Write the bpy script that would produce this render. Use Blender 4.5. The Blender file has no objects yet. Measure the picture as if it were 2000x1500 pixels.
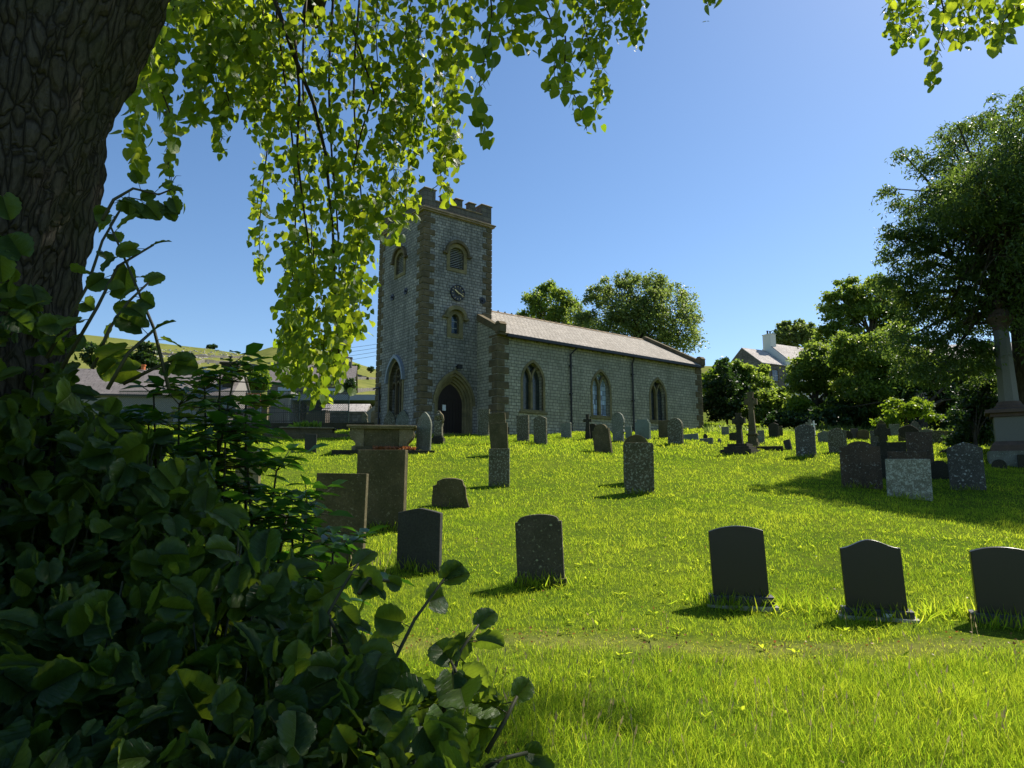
import bpy, bmesh, math, random
import numpy as np
from math import sin, cos, radians, pi, sqrt, atan2, hypot
from mathutils import Vector, Matrix, geometry
random.seed(7); rng = np.random.default_rng(7)
S = bpy.context.scene; COL = S.collection
# ---------------------------------------------------------------- camera, sky, sun, exposure
F = 1290.0; PH = radians(8.4)
cd = bpy.data.cameras.new("camera"); cam = bpy.data.objects.new("camera", cd); COL.objects.link(cam)
cd.sensor_width = 36; cd.lens = F * 36 / 2000; cd.clip_start = 0.05; cd.clip_end = 3000
cam.rotation_euler = (pi / 2 + PH, 0, 0); S.camera = cam
SAZ, SEL = 52.0, 49.0
w = bpy.data.worlds.new("World"); S.world = w; w.use_nodes = True
nt = w.node_tree; bg = nt.nodes['Background']; sk = nt.nodes.new('ShaderNodeTexSky')
sk.sky_type = 'NISHITA'; sk.sun_disc = False; sk.sun_elevation = radians(SEL); sk.sun_rotation = radians(SAZ)
sk.air_density = 1.0; sk.dust_density = 0.4; sk.ozone_density = 2.5; sk.altitude = 300
hs = nt.nodes.new('ShaderNodeHueSaturation'); hs.inputs['Saturation'].default_value = 1.12; nt.links.new(sk.outputs[0], hs.inputs['Color']); nt.links.new(hs.outputs[0], bg.inputs[0]); bg.inputs[1].default_value = 0.082
sd = bpy.data.lights.new("sun", 'SUN'); sun = bpy.data.objects.new("sun", sd); COL.objects.link(sun)
sd.energy = 4.6; sd.angle = radians(0.53); sd.color = (1, 0.93, 0.82)
SUND = Vector((cos(radians(SEL)) * sin(radians(SAZ)), cos(radians(SEL)) * cos(radians(SAZ)), sin(radians(SEL))))
sun.rotation_euler = (-SUND).to_track_quat('-Z', 'Y').to_euler()
S.view_settings.view_transform = 'Standard'; S.view_settings.look = 'None'
S.view_settings.exposure = 0.95; S.view_settings.gamma = 1.0
# ---------------------------------------------------------------- helpers
def ray(x, y):
    a, b = (x - 1000) / F, (750 - y) / F
    return (a, cos(PH) - b * sin(PH), sin(PH) + b * cos(PH))
def P(x, y, Y):
    r = ray(x, y); k = Y / r[1]; return Vector((r[0] * k, Y, r[2] * k))
YK = [-60, -5, 0, 6, 8, 10, 12, 17, 20, 25, 30, 36, 45, 55, 70, 90, 110]
ZK = [-2.4, -1.66, -1.62, -1.6, -1.48, -1.2, -.93, -.3, .1, .95, 1.7, 2.5, 3.45, 4.5, 6.4, 9.6, 12.0]
def gz(X, Y):
    z = np.interp(Y, YK, ZK)
    X = np.asarray(X, float); Y = np.asarray(Y, float)
    return z + 0.05 * np.sin(X * .55 + Y * .3) * np.clip(Y / 12, 0, 1) + .03 * np.sin(X * 1.7 - Y * .8)
def G(x, y):
    r = ray(x, y); lo, hi = 2.0, 2.0
    while hi < 110:
        k = hi / r[1]
        if r[2] * k < float(gz(r[0] * k, hi)): break
        lo = hi; hi += 0.1
    k = hi / r[1]; return Vector((r[0] * k, hi, float(gz(r[0] * k, hi))))
def smooth(o, v=True):
    o.data.polygons.foreach_set('use_smooth', [v] * len(o.data.polygons)); return o
def link(name, me, mat, parent=None, sm=False):
    o = bpy.data.objects.new(name, me); COL.objects.link(o)
    if mat: me.materials.append(mat)
    if parent: o.parent = parent
    if sm: smooth(o)
    return o
def thing(name, label, cat, loc=(0, 0, 0), rz=0, group=None):
    o = bpy.data.objects.new(name, None); COL.objects.link(o); o.location = loc; o.rotation_euler = (0, 0, rz)
    o.empty_display_size = .2
    return tag(o, label, cat, group)
def tag(o, label=None, cat=None, group=None, kind=None):
    if label: o['label'] = label
    if cat: o['category'] = cat
    if group: o['group'] = group
    if kind: o['kind'] = kind
    return o
class MB:
    def __init__(s): s.v = []; s.f = []
    def add(s, vs, fs):
        b = len(s.v); s.v += [tuple(v) for v in vs]; s.f += [tuple(i + b for i in f) for f in fs]; return s
    def box(s, x0, x1, y0, y1, z0, z1, tx=0, ty=0):
        return s.add([(x0, y0, z0), (x1, y0, z0), (x1, y1, z0), (x0, y1, z0), (x0 + tx, y0 + ty, z1), (x1 - tx, y0 + ty, z1), (x1 - tx, y1 - ty, z1), (x0 + tx, y1 - ty, z1)],
                     [(0, 3, 2, 1), (4, 5, 6, 7), (0, 1, 5, 4), (1, 2, 6, 5), (2, 3, 7, 6), (3, 0, 4, 7)])
    def prism(s, pts, mp, d0, d1):       # pts 2-D outline, mp(u,z,d)->3-D
        n = len(pts)
        return s.add([mp(u, z, d0) for u, z in pts] + [mp(u, z, d1) for u, z in pts],
                     [tuple(range(n)), tuple(range(2 * n - 1, n - 1, -1))] + [(i, i + n, (i + 1) % n + n, (i + 1) % n) for i in range(n)])
    def ring(s, a, b, mp, d0, d1, closed=True):   # band between outlines a (inner), b (outer)
        n = len(a); V = [mp(u, z, d0) for u, z in a] + [mp(u, z, d0) for u, z in b] + [mp(u, z, d1) for u, z in a] + [mp(u, z, d1) for u, z in b]
        fs = []
        for i in range(n if closed else n - 1):
            j = (i + 1) % n
            fs += [(i, j, j + n, i + n), (i + n, j + n, j + 3 * n, i + 3 * n), (j, i, i + 2 * n, j + 2 * n), (i + 2 * n, i + 3 * n, j + 3 * n, j + 2 * n)]
        if not closed:
            for i in (0, n - 1): fs.append((i, i + n, i + 3 * n, i + 2 * n))
        return s.add(V, fs)
    def tube(s, pts, rs, n=8, cap=True):
        pts = [Vector(p) for p in pts]; m = len(pts); V = []; fs = []
        if not hasattr(rs, '__len__'): rs = [rs] * m
        up = Vector((0.3, 0.2, 1)).normalized(); prev = None
        for i, p in enumerate(pts):
            t = (pts[min(i + 1, m - 1)] - pts[max(i - 1, 0)]).normalized()
            if prev is None:
                a = t.cross(up);
                if a.length < .1: a = t.cross(Vector((1, 0, 0)))
                a.normalize()
            else:
                a = (prev - t * prev.dot(t)).normalized()
            prev = a; b = t.cross(a)
            for k in range(n):
                q = 2 * pi * k / n; V.append(p + (a * cos(q) + b * sin(q)) * rs[i])
        for i in range(m - 1):
            for k in range(n):
                fs.append((i * n + k, i * n + (k + 1) % n, (i + 1) * n + (k + 1) % n, (i + 1) * n + k))
        if cap: fs += [tuple(range(n - 1, -1, -1)), tuple(range((m - 1) * n, m * n))]
        return s.add(V, fs)
    def lathe(s, prof, n=24, cx=0, cy=0, ph=0):   # prof [(r,z)]
        V = []; fs = []
        for r, z in prof:
            for k in range(n): q = 2 * pi * k / n + ph; V.append((cx + r * cos(q), cy + r * sin(q), z))
        for i in range(len(prof) - 1):
            for k in range(n): fs.append((i * n + k, i * n + (k + 1) % n, (i + 1) * n + (k + 1) % n, (i + 1) * n + k))
        fs += [tuple(range(n - 1, -1, -1)), tuple(range((len(prof) - 1) * n, len(prof) * n))]
        return s.add(V, fs)
    def build(s, name, mat, parent=None, sm=False, bev=0, jit=0, nrm=True):
        me = bpy.data.meshes.new(name); v = s.v
        if jit:
            dd = {}
            v = [tuple(c + random.uniform(-jit, jit) for c in p) for p in v]
        me.from_pydata(v, [], s.f)
        if nrm:
            bm = bmesh.new(); bm.from_mesh(me); bmesh.ops.remove_doubles(bm, verts=bm.verts, dist=1e-5) if not jit else None
            bmesh.ops.recalc_face_normals(bm, faces=bm.faces); bm.to_mesh(me); bm.free()
        o = link(name, me, mat, parent, sm)
        if bev:
            m = o.modifiers.new('bevel', 'BEVEL'); m.width = bev; m.segments = 2; m.limit_method = 'ANGLE'; m.angle_limit = radians(35)
        return o
def npmesh(name, V, faces, mat, parent=None, var=None, sm=False):
    """faces: list of int arrays (m,k)"""
    me = bpy.data.meshes.new(name); me.vertices.add(len(V)); me.vertices.foreach_set('co', np.ascontiguousarray(V, np.float32).ravel())
    lv = np.concatenate([f.ravel() for f in faces]).astype(np.int32); tot = np.concatenate([np.full(len(f), f.shape[1], np.int32) for f in faces])
    st = np.concatenate([[0], np.cumsum(tot)[:-1]]).astype(np.int32)
    me.loops.add(len(lv)); me.loops.foreach_set('vertex_index', lv)
    me.polygons.add(len(tot)); me.polygons.foreach_set('loop_start', st)
    me.update(calc_edges=True)
    if var is not None:
        a = me.attributes.new('var', 'FLOAT', 'POINT'); a.data.foreach_set('value', np.ascontiguousarray(var, np.float32))
    return link(name, me, mat, parent, sm)
def norm(a): return a / np.maximum(np.linalg.norm(a, axis=-1, keepdims=True), 1e-9)
# leaf templates: base at origin, tip toward +y, z = out of blade
def T_heart():
    e = [(.20, -.08, .05), (.42, .03, .10), (.52, .27, .12), (.45, .55, .08), (.25, .82, 0)]
    v = [(0, 0, 0), (0, .35, .0), (0, .7, -.03), (0, 1.08, -.12)] + e + [(-x, y, z) for x, y, z in e]
    f4 = [(0, 4, 5, 1), (1, 6, 7, 2), (0, 1, 10, 9), (1, 2, 12, 11)]; f3 = [(1, 5, 6), (2, 7, 8), (2, 8, 3), (1, 11, 10), (2, 13, 12), (2, 3, 13)]
    return np.array(v, float), [np.array(f4), np.array(f3)]
def T_big():
    n = 15; h = []
    for i in range(n):
        t = i / (n - 1) * pi
        r = .5 + .05 * (i % 2)
        x = sin(t) ** .8 * r * 1.05; y = .44 - cos(t) * .52 - .12 * math.exp(-((t - .35) / .3) ** 2) + (.10 * (t / pi) ** 6)
        h.append((x, y))
    rib = [(0, .02), (0, .2), (0, .4), (0, .6), (0, .8), (0, 1.06)]
    v = [(x, y, -.25 * (y - .3) ** 2) for x, y in rib]; f3 = []; f4 = []
    for s in (1, -1):
        b = len(v); mid = []
        for i, (x, y) in enumerate(h[1:-1]):
            v.append((s * x, y, .16 * x + .03 * sin(i * 1.9) - .2 * (y - .3) ** 2))
        m = len(h) - 2
        # fan strips to nearest rib point
        idx = [min(range(6), key=lambda k: abs(rib[k][1] - (h[i + 1][1] * .9 - .06))) for i in range(m)]
        f3.append((0, b, idx[0])) if idx[0] != 0 else None
        for i in range(m - 1):
            f3.append((idx[i], b + i, b + i + 1))
            if idx[i + 1] != idx[i]: f3.append((idx[i], b + i + 1, idx[i + 1]))
        if idx[-1] != 5: f3.append((idx[-1], b + m - 1, 5))
    return np.array(v, float), [np.array(f3)]
def T_lance():
    v = [(0, 0, 0), (.16, .3, .05), (.13, .65, .03), (0, 1, -.1), (-.13, .65, .03), (-.16, .3, .05), (0, .5, -.02)]
    return np.array(v, float), [np.array([(0, 1, 6, 5)]), np.array([(1, 2, 6), (2, 3, 6), (6, 3, 4), (5, 6, 4)])]
def T_card():
    v = [(0, 0, 0), (.42, .4, .12), (0, 1, 0), (-.42, .4, .12)]
    return np.array(v, float), [np.array([(0, 1, 2)]), np.array([(0, 2, 3)])]
def leaves(name, pos, tip, nor, size, T, mat, parent, var=None, sm=False):
    tv, tf = T; N = len(pos); K = len(tv)
    y = norm(tip); z = norm(nor - y * np.sum(nor * y, 1, keepdims=True)); x = np.cross(y, z)
    size = np.asarray(size).reshape(-1, 1, 1) * np.ones((N, 1, 1))
    V = pos[:, None, :] + size * (tv[None, :, 0:1] * x[:, None] + tv[None, :, 1:2] * y[:, None] + tv[None, :, 2:3] * z[:, None])
    off = (np.arange(N) * K)[:, None, None]
    fs = [(f[None] + off).reshape(-1, f.shape[1]) for f in tf]
    if var is None: var = rng.random(N)
    o = npmesh(name, V.reshape(-1, 3), fs, mat, parent, np.repeat(var, K), sm)
    if K > 12:
        a = o.data.attributes.new('lc', 'FLOAT_VECTOR', 'POINT'); a.data.foreach_set('vector', np.ascontiguousarray(np.tile(tv, (N, 1)), np.float32).ravel())
    return o
def rdir(n, zb=0.0):
    v = rng.normal(size=(n, 3)); v[:, 2] += zb; return norm(v)
# ---------------------------------------------------------------- materials
class NB:
    def __init__(s, name):
        s.m = bpy.data.materials.new(name); s.m.use_nodes = True; s.t = s.m.node_tree; s.t.nodes.clear()
        s.out = s.t.nodes.new('ShaderNodeOutputMaterial')
    def n(s, ty, **k):
        o = s.t.nodes.new(ty)
        for a, b in k.items(): setattr(o, a, b)
        return o
    def l(s, a, b): s.t.links.new(a, b)
    def co(s, sc=(1, 1, 1)):
        c = s.n('ShaderNodeTexCoord'); m = s.n('ShaderNodeMapping'); m.inputs['Scale'].default_value = sc; s.l(c.outputs['Object'], m.inputs[0]); return m.outputs[0]
    def noise(s, v, scale, det=4, rough=.6):
        o = s.n('ShaderNodeTexNoise'); o.inputs['Scale'].default_value = scale; o.inputs['Detail'].default_value = det; o.inputs['Roughness'].default_value = rough; s.l(v, o.inputs['Vector']); return o.outputs['Fac']
    def ramp(s, f, st):
        o = s.n('ShaderNodeValToRGB'); e = o.color_ramp.elements
        while len(e) < len(st): e.new(.5)
        for i, (p, c) in enumerate(st): e[i].position = p; e[i].color = (c if hasattr(c, '__len__') else (c, c, c)) + (1,) if hasattr(c, '__len__') else (c, c, c, 1)
        s.l(f, o.inputs[0]); return o.outputs[0]
    def mix(s, f, a, b, bt='MIX'):
        o = s.n('ShaderNodeMix', data_type='RGBA', blend_type=bt)
        for sk_, v in ((0, f), (6, a), (7, b)):
            if hasattr(v, 'is_linked'): s.l(v, o.inputs[sk_])
            elif hasattr(v, '__len__'): o.inputs[sk_].default_value = tuple(v) + (1,)
            else: o.inputs[sk_].default_value = v
        return o.outputs[2]
    def math(s, op, a, b=0.0):
        o = s.n('ShaderNodeMath', operation=op)
        for i, v in enumerate((a, b)):
            if hasattr(v, 'is_linked'): s.l(v, o.inputs[i])
            else: o.inputs[i].default_value = v
        return o.outputs[0]
    def bsdf(s, col, rough=.9, spec=.3, bump=None, bs=.5, bd=.02, metal=0):
        p = s.n('ShaderNodeBsdfPrincipled'); p.inputs['Roughness'].default_value = rough; p.inputs['Specular IOR Level'].default_value = spec; p.inputs['Metallic'].default_value = metal
        if hasattr(col, 'is_linked'): s.l(col, p.inputs['Base Color'])
        else: p.inputs['Base Color'].default_value = tuple(col) + (1,)
        if bump is not None:
            b = s.n('ShaderNodeBump'); b.inputs['Strength'].default_value = bs; b.inputs['Distance'].default_value = bd; s.l(bump, b.inputs['Height']); s.l(b.outputs[0], p.inputs['Normal'])
        return p.outputs[0]
    def done(s, sh): s.l(sh, s.out.inputs[0]); return s.m
def plain(name, col, rough=.6, spec=.4, metal=0, var=.25, sc=6):
    b = NB(name); v = b.co(); n = b.noise(v, sc)
    c = b.mix(n, tuple(x * (1 - var) for x in col), tuple(x * (1 + var) for x in col))
    return b.done(b.bsdf(c, rough, spec, metal=metal, bump=n, bs=.15, bd=.005))
def brickmat(name, c1, c2, mortar, bw, bh, ms, dark=.5, grime=(.05, .05, .04), roofslope=None, bs=.8, distort=.02):
    b = NB(name); tc = b.n('ShaderNodeTexCoord'); sp = b.n('ShaderNodeSeparateXYZ'); b.l(tc.outputs['Object'], sp.inputs[0])
    v0 = tc.outputs['Object']
    cx = b.n('ShaderNodeCombineXYZ')
    if roofslope: b.l(sp.outputs[0], cx.inputs[0]); b.l(b.math('MULTIPLY', sp.outputs[2], roofslope), cx.inputs[1])
    else: b.l(b.math('ADD', sp.outputs[0], sp.outputs[1]), cx.inputs[0]); b.l(sp.outputs[2], cx.inputs[1])
    nz = b.n('ShaderNodeTexNoise'); nz.inputs['Scale'].default_value = 2.5; nz.inputs['Detail'].default_value = 3; b.l(v0, nz.inputs[0])
    ad = b.n('ShaderNodeVectorMath', operation='MULTIPLY_ADD'); b.l(nz.outputs['Color'], ad.inputs[0]); ad.inputs[1].default_value = (distort * 3, distort * 2, 0); b.l(cx.outputs[0], ad.inputs[2])
    br = b.n('ShaderNodeTexBrick'); b.l(ad.outputs[0], br.inputs['Vector']); br.inputs['Scale'].default_value = 1
    br.inputs['Brick Width'].default_value = bw; br.inputs['Row Height'].default_value = bh; br.inputs['Mortar Size'].default_value = ms; br.inputs['Mortar Smooth'].default_value = .4; br.inputs['Bias'].default_value = 0
    br.inputs['Color1'].default_value = c1 + (1,); br.inputs['Color2'].default_value = c2 + (1,); br.inputs['Mortar'].default_value = mortar + (1,)
    br.offset = .5; br.offset_frequency = 2; br.squash = .75; br.squash_frequency = 3
    big = b.noise(v0, .45, 5, .6); fine = b.noise(v0, 14, 6, .7); med = b.noise(v0, 3.2, 4, .6)
    c = b.mix(b.ramp(fine, [(.3, .0), (.7, 1.)]), br.outputs['Color'], tuple(min(1, x * 1.5) for x in c2)) ; c = b.mix(.35, br.outputs['Color'], c)
    c = b.mix(b.ramp(big, [(.42, 0.), (.62, dark)]), c, grime)
    c = b.mix(b.ramp(med, [(.5, 0.), (.75, .35)]), c, tuple(x * .45 for x in c1))
    stv = b.co((1.3, 1.3, .14)); c = b.mix(b.ramp(b.noise(stv, 1.6, 5, .6), [(.5, 0.), (.7, .45)]), c, grime)
    h = b.math('ADD', b.math('MULTIPLY', br.outputs['Fac'], -1.0), b.math('MULTIPLY', fine, .6))
    return b.done(b.bsdf(c, .93, .15, bump=h, bs=bs, bd=.025))
def stonemat(name, c1, c2, moss=(.07, .08, .02), mossamt=.5, lichen=0.0, spots=0.0, lcol=(.42, .43, .36), sc=1.0, rough=.93):
    b = NB(name); tc = b.n('ShaderNodeTexCoord'); oi = b.n('ShaderNodeObjectInfo')
    ad = b.n('ShaderNodeVectorMath', operation='ADD'); b.l(tc.outputs['Object'], ad.inputs[0]); cm = b.n('ShaderNodeCombineXYZ'); b.l(b.math('MULTIPLY', oi.outputs['Random'], 37.), cm.inputs[0]); b.l(b.math('MULTIPLY', oi.outputs['Random'], 11.), cm.inputs[2]); b.l(cm.outputs[0], ad.inputs[1])
    v = ad.outputs[0]
    a = b.noise(v, 3 * sc, 6, .65); fine = b.noise(v, 34 * sc, 5, .7); m = b.noise(v, 1.6 * sc, 5, .6)
    c = b.mix(b.ramp(a, [(.35, 0.), (.65, 1.)]), c1, c2)
    c = b.mix(b.ramp(m, [(.45, 0.), (.62, mossamt)]), c, moss)
    c = b.mix(b.ramp(fine, [(.35, .55), (.6, 0.)]), c, tuple(x * .35 for x in c1))
    if lichen:
        l = b.noise(v, 17 * sc, 7, .8); c = b.mix(b.ramp(l, [(.60 - lichen * .1, 0.), (.66 - lichen * .1, .85)]), c, lcol)
    if spots:
        vo = b.n('ShaderNodeTexVoronoi'); vo.inputs['Scale'].default_value = 9 * sc; b.l(v, vo.inputs['Vector']); vo.inputs['Randomness'].default_value = 1
        n2 = b.noise(v, 22, 3); n3 = b.noise(v, 2.2, 2)
        d = b.math('ADD', b.math('ADD', vo.outputs['Distance'], b.math('MULTIPLY', n2, .22)), b.math('MULTIPLY', n3, .5))
        sr = b.ramp(d, [(.42 + .1 * spots, .85), (.45 + .1 * spots, 0.)]); c = b.mix(sr, c, lcol)
    h = b.math('ADD', b.math('MULTIPLY', fine, .5), a)
    return b.done(b.bsdf(c, rough, .15, bump=h, bs=.6, bd=.02))
def leafmat(name, ca, cb, ta, tb, tr=.5, rough=.45, spec=.35, veins=False):
    b = NB(name); at = b.n('ShaderNodeAttribute', attribute_name='var'); g = at.outputs['Fac']
    v = b.co(); n = b.noise(v, 1.1, 3)
    g2 = b.math('ADD', b.math('MULTIPLY', g, .7), b.math('MULTIPLY', n, .35))
    c = b.mix(g2, ca, cb); t = b.mix(g2, ta, tb); bm_ = None
    if veins:
        al = b.n('ShaderNodeAttribute', attribute_name='lc'); sp = b.n('ShaderNodeSeparateXYZ'); b.l(al.outputs['Vector'], sp.inputs[0]); ax = b.math('ABSOLUTE', sp.outputs[0])
        fr = b.math('FRACT', b.math('MULTIPLY', b.math('SUBTRACT', sp.outputs[1], b.math('MULTIPLY', ax, .85)), 6.5)); side = b.ramp(b.math('ABSOLUTE', b.math('SUBTRACT', fr, .5)), [(0., 1.), (.10, 0.)])
        mid = b.ramp(ax, [(.008, 1.), (.03, 0.)]); vn = b.math('MAXIMUM', side, mid); fine = b.noise(al.outputs['Vector'], 9, 4)
        c = b.mix(b.math('MULTIPLY', vn, .45), c, tuple(min(1, x * 1.5 + .02) for x in cb)); c = b.mix(b.ramp(fine, [(.4, .35), (.62, 0.)]), c, tuple(x * .45 for x in ca)); t = b.mix(b.math('MULTIPLY', vn, .35), t, tuple(x * .35 for x in ta)); bm_ = b.math('ADD', b.math('MULTIPLY', vn, -1.0), b.math('MULTIPLY', fine, .8))
    p = b.bsdf(c, rough, spec, bump=bm_, bs=.55, bd=.006); tl = b.n('ShaderNodeBsdfTranslucent'); b.l(t, tl.inputs[0])
    mx = b.n('ShaderNodeMixShader'); mx.inputs[0].default_value = tr; b.l(p, mx.inputs[1]); b.l(tl.outputs[0], mx.inputs[2])
    return b.done(mx.outputs[0])
def barkmat(name, ca, cb, stretch=.15, sc=22, moss=0.0):
    b = NB(name); v = b.co((1, 1, stretch)); n = b.noise(v, sc, 6, .7); v2 = b.co(); n2 = b.noise(v2, 2.2, 4)
    c = b.mix(b.ramp(n, [(.38, 0.), (.62, 1.)]), ca, cb)
    if moss: c = b.mix(b.ramp(n2, [(.5, 0.), (.65, moss)]), c, (.05, .06, .015))
    return b.done(b.bsdf(c, .95, .1, bump=n, bs=1., bd=.03))
M = {}
M['nave'] = brickmat('nave_limestone', (.44, .41, .32), (.29, .28, .215), (.07, .065, .05), .34, .185, .02, dark=.3, grime=(.12, .125, .09))
M['tower'] = brickmat('tower_limestone', (.38, .36, .315), (.21, .205, .185), (.06, .057, .048), .30, .175, .02, dark=.35, grime=(.05, .055, .045), distort=.035)
M['quoin'] = stonemat('gritstone_quoin', (.19, .15, .085), (.11, .085, .05), (.05, .055, .03), .5, sc=.8)
M['dress'] = stonemat('sandstone_dressing', (.29, .24, .12), (.17, .145, .075), (.09, .09, .05), .5, sc=1)
M['parapet'] = brickmat('parapet_stone', (.16, .15, .12), (.10, .095, .08), (.05, .045, .035), .55, .27, .012, dark=.4)
M['cornice'] = stonemat('cornice_stone', (.40, .31, .20), (.25, .19, .12), (.10, .09, .06), .35)
M['slate'] = brickmat('stone_slate_roof', (.44, .40, .34), (.29, .26, .215), (.10, .09, .075), .32, .27, .03, dark=.25, grime=(.20, .18, .15), roofslope=2.1, bs=1.)
M['slate_h'] = brickmat('house_slate_roof', (.56, .51, .46), (.44, .40, .36), (.22, .2, .18), .5, .32, .02, dark=.25, grime=(.2, .18, .16), roofslope=1.9, bs=1.)
M['slate_s'] = brickmat('school_slate_roof', (.23, .20, .19), (.17, .15, .14), (.09, .08, .075), .6, .34, .02, dark=.25, grime=(.12, .11, .10), roofslope=1.9, bs=1.)
M['rubble'] = brickmat('rubble_wall', (.24, .22, .19), (.15, .14, .12), (.09, .085, .07), .5, .28, .03, dark=.3, distort=.08)
M['render'] = plain('white_render', (.62, .64, .58), .9, .1, var=.08)
M['grey_render'] = plain('grey_render', (.26, .24, .22), .9, .1, var=.12)
M['black'] = plain('black_iron', (.012, .012, .014), .45, .4)
M['green_iron'] = plain('green_fence_steel', (.012, .035, .028), .5, .4)
M['louvre'] = plain('louvre_slat', (.30, .30, .29), .7, .3)
M['void'] = plain('unlit_interior_black', (.008, .008, .009), .9, .1)
M['door'] = plain('dark_door_wood', (.022, .015, .012), .6, .3)
M['paper'] = plain('white_paper', (.75, .77, .8), .7, .2, var=.03)
M['gold'] = plain('gilt', (.75, .55, .22), .35, .6, metal=.4)
M['dial'] = plain('clock_dial', (.035, .035, .035), .5, .4)
M['lead'] = plain('lead_flashing', (.20, .23, .27), .5, .5)
M['wood'] = plain('weathered_wood', (.12, .10, .08), .85, .2)
M['terra'] = plain('terracotta', (.55, .17, .06), .8, .2)
M['granite'] = plain('polished_black_granite', (.010, .011, .013), .32, .5, var=.4, sc=120)
M['granite_edge'] = plain('honed_granite', (.045, .045, .05), .6, .4, var=.3, sc=90)
M['slate_stone'] = stonemat('grey_slate_stone', (.062, .062, .055), (.048, .048, .042), (.045, .05, .035), .3)
M['slate_pale'] = stonemat('green_slate_stone', (.20, .25, .21), (.16, .20, .17), (.13, .16, .12), .3)
M['brown'] = stonemat('brown_sandstone', (.14, .115, .06), (.08, .07, .036), (.055, .055, .02), .55, lichen=.25, lcol=(.22, .20, .13))
M['brownlight'] = stonemat('tan_sandstone', (.26, .21, .12), (.17, .14, .08), (.09, .09, .035), .5, lichen=.35, lcol=(.36, .34, .24))
M['lich'] = stonemat('lichened_gritstone', (.13, .115, .07), (.085, .08, .05), (.06, .07, .03), .4, lichen=.75, lcol=(.34, .35, .27))
M['spot'] = stonemat('lichen_spotted_stone', (.12, .105, .075), (.08, .07, .05), (.055, .055, .03), .3, spots=.6, lichen=.15, lcol=(.33, .34, .22))
M['spotg'] = stonemat('lichen_spotted_grey_stone', (.11, .105, .09), (.075, .072, .06), (.06, .065, .05), .3, spots=.9, lichen=.35, lcol=(.4, .42, .38))
M['pale'] = stonemat('pale_lichened_stone', (.30, .29, .22), (.18, .18, .13), (.10, .11, .06), .4, lichen=1.0, lcol=(.50, .52, .43))
M['greyst'] = stonemat('grey_mossy_stone', (.20, .21, .17), (.13, .14, .11), (.08, .09, .04), .4, lichen=.5, lcol=(.36, .38, .31))
M['red'] = stonemat('red_sandstone', (.11, .08, .055), (.07, .055, .04), (.06, .05, .03), .4, lichen=.2)
M['dark'] = stonemat('dark_mossy_stone', (.055, .05, .035), (.035, .033, .024), (.03, .035, .015), .5, lichen=.1, lcol=(.15, .15, .11))
M['white'] = plain('white_marble', (.75, .76, .74), .5, .4, var=.08)
M['colgrey'] = plain('polished_grey_granite', (.13, .13, .11), .5, .35, var=.3, sc=30)
M['colpink'] = stonemat('pink_gritstone', (.15, .105, .085), (.10, .075, .06), (.10, .08, .06), .35, sc=1.2)
M['concrete'] = plain('concrete', (.35, .33, .29), .9, .2)
def limebark():
    b = NB('lime_bark'); v = b.co((1, 1, .22)); v2 = b.co(); n = b.noise(v, 9, 5, .65)
    ad = b.n('ShaderNodeVectorMath', operation='MULTIPLY_ADD'); nz = b.n('ShaderNodeTexNoise'); nz.inputs['Scale'].default_value = 6; nz.inputs['Detail'].default_value = 4; b.l(v, nz.inputs[0]); b.l(nz.outputs['Color'], ad.inputs[0]); ad.inputs[1].default_value = (.14, .14, .1); b.l(v, ad.inputs[2])
    vo = b.n('ShaderNodeTexVoronoi', feature='DISTANCE_TO_EDGE'); vo.inputs['Scale'].default_value = 27; b.l(ad.outputs[0], vo.inputs['Vector'])
    plate = b.ramp(vo.outputs['Distance'], [(.0, 0.), (.22, 1.)]); fine = b.noise(b.co((1, 1, .4)), 70, 5, .7)
    c = b.mix(n, (.05, .042, .032), (.115, .10, .078)); c = b.mix(b.ramp(fine, [(.35, .6), (.6, 0.)]), c, (.03, .026, .02)); c = b.mix(b.ramp(plate, [(.05, .8), (.45, 0.)]), c, (.014, .012, .010))
    c = b.mix(b.ramp(b.noise(v2, 1.6, 5), [(.5, 0.), (.66, .6)]), c, (.035, .042, .012))
    return b.done(b.bsdf(c, .96, .08, bump=b.math('ADD', plate, b.math('MULTIPLY', fine, .35)), bs=.8, bd=.025))
M['bark'] = limebark()
M['bark2'] = barkmat('tree_bark', (.035, .03, .022), (.085, .075, .055), .3, 14)
M['twig'] = plain('twig_bark', (.045, .035, .022), .8, .2)
M['stem'] = plain('green_stem', (.05, .05, .02), .6, .3)
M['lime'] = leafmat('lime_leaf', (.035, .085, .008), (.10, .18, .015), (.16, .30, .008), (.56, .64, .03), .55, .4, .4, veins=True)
M['limeshade'] = leafmat('lime_leaf_shaded', (.018, .050, .012), (.09, .16, .025), (.05, .14, .01), (.40, .52, .03), .46, .42, .4, veins=True)  # darkened copy of the lime leaf, shade of the thicket put into its colours
M['elder'] = leafmat('elder_leaf', (.022, .075, .012), (.05, .14, .02), (.06, .2, .01), (.16, .38, .02), .42, .35, .5)
M['ashdark'] = leafmat('ash_leaf', (.03, .06, .018), (.09, .14, .04), (.07, .14, .015), (.30, .42, .05), .45)
M['ash'] = leafmat('hedge_tree_leaf', (.06, .10, .03), (.16, .21, .06), (.14, .22, .03), (.42, .52, .10), .5)
M['syc'] = leafmat('sycamore_leaf', (.055, .10, .018), (.14, .21, .035), (.13, .25, .02), (.50, .60, .07), .5)
M['darktree'] = leafmat('dark_tree_leaf', (.018, .04, .012), (.04, .08, .02), (.03, .07, .01), (.09, .17, .02), .35)
M['bright'] = leafmat('bright_shrub_leaf', (.06, .13, .015), (.13, .22, .02), (.18, .32, .01), (.4, .5, .03), .45)
M['grassb'] = leafmat('grass_blade', (.06, .135, .008), (.24, .30, .03), (.17, .38, .008), (.78, .84, .05), .55, .7, .04)
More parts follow.
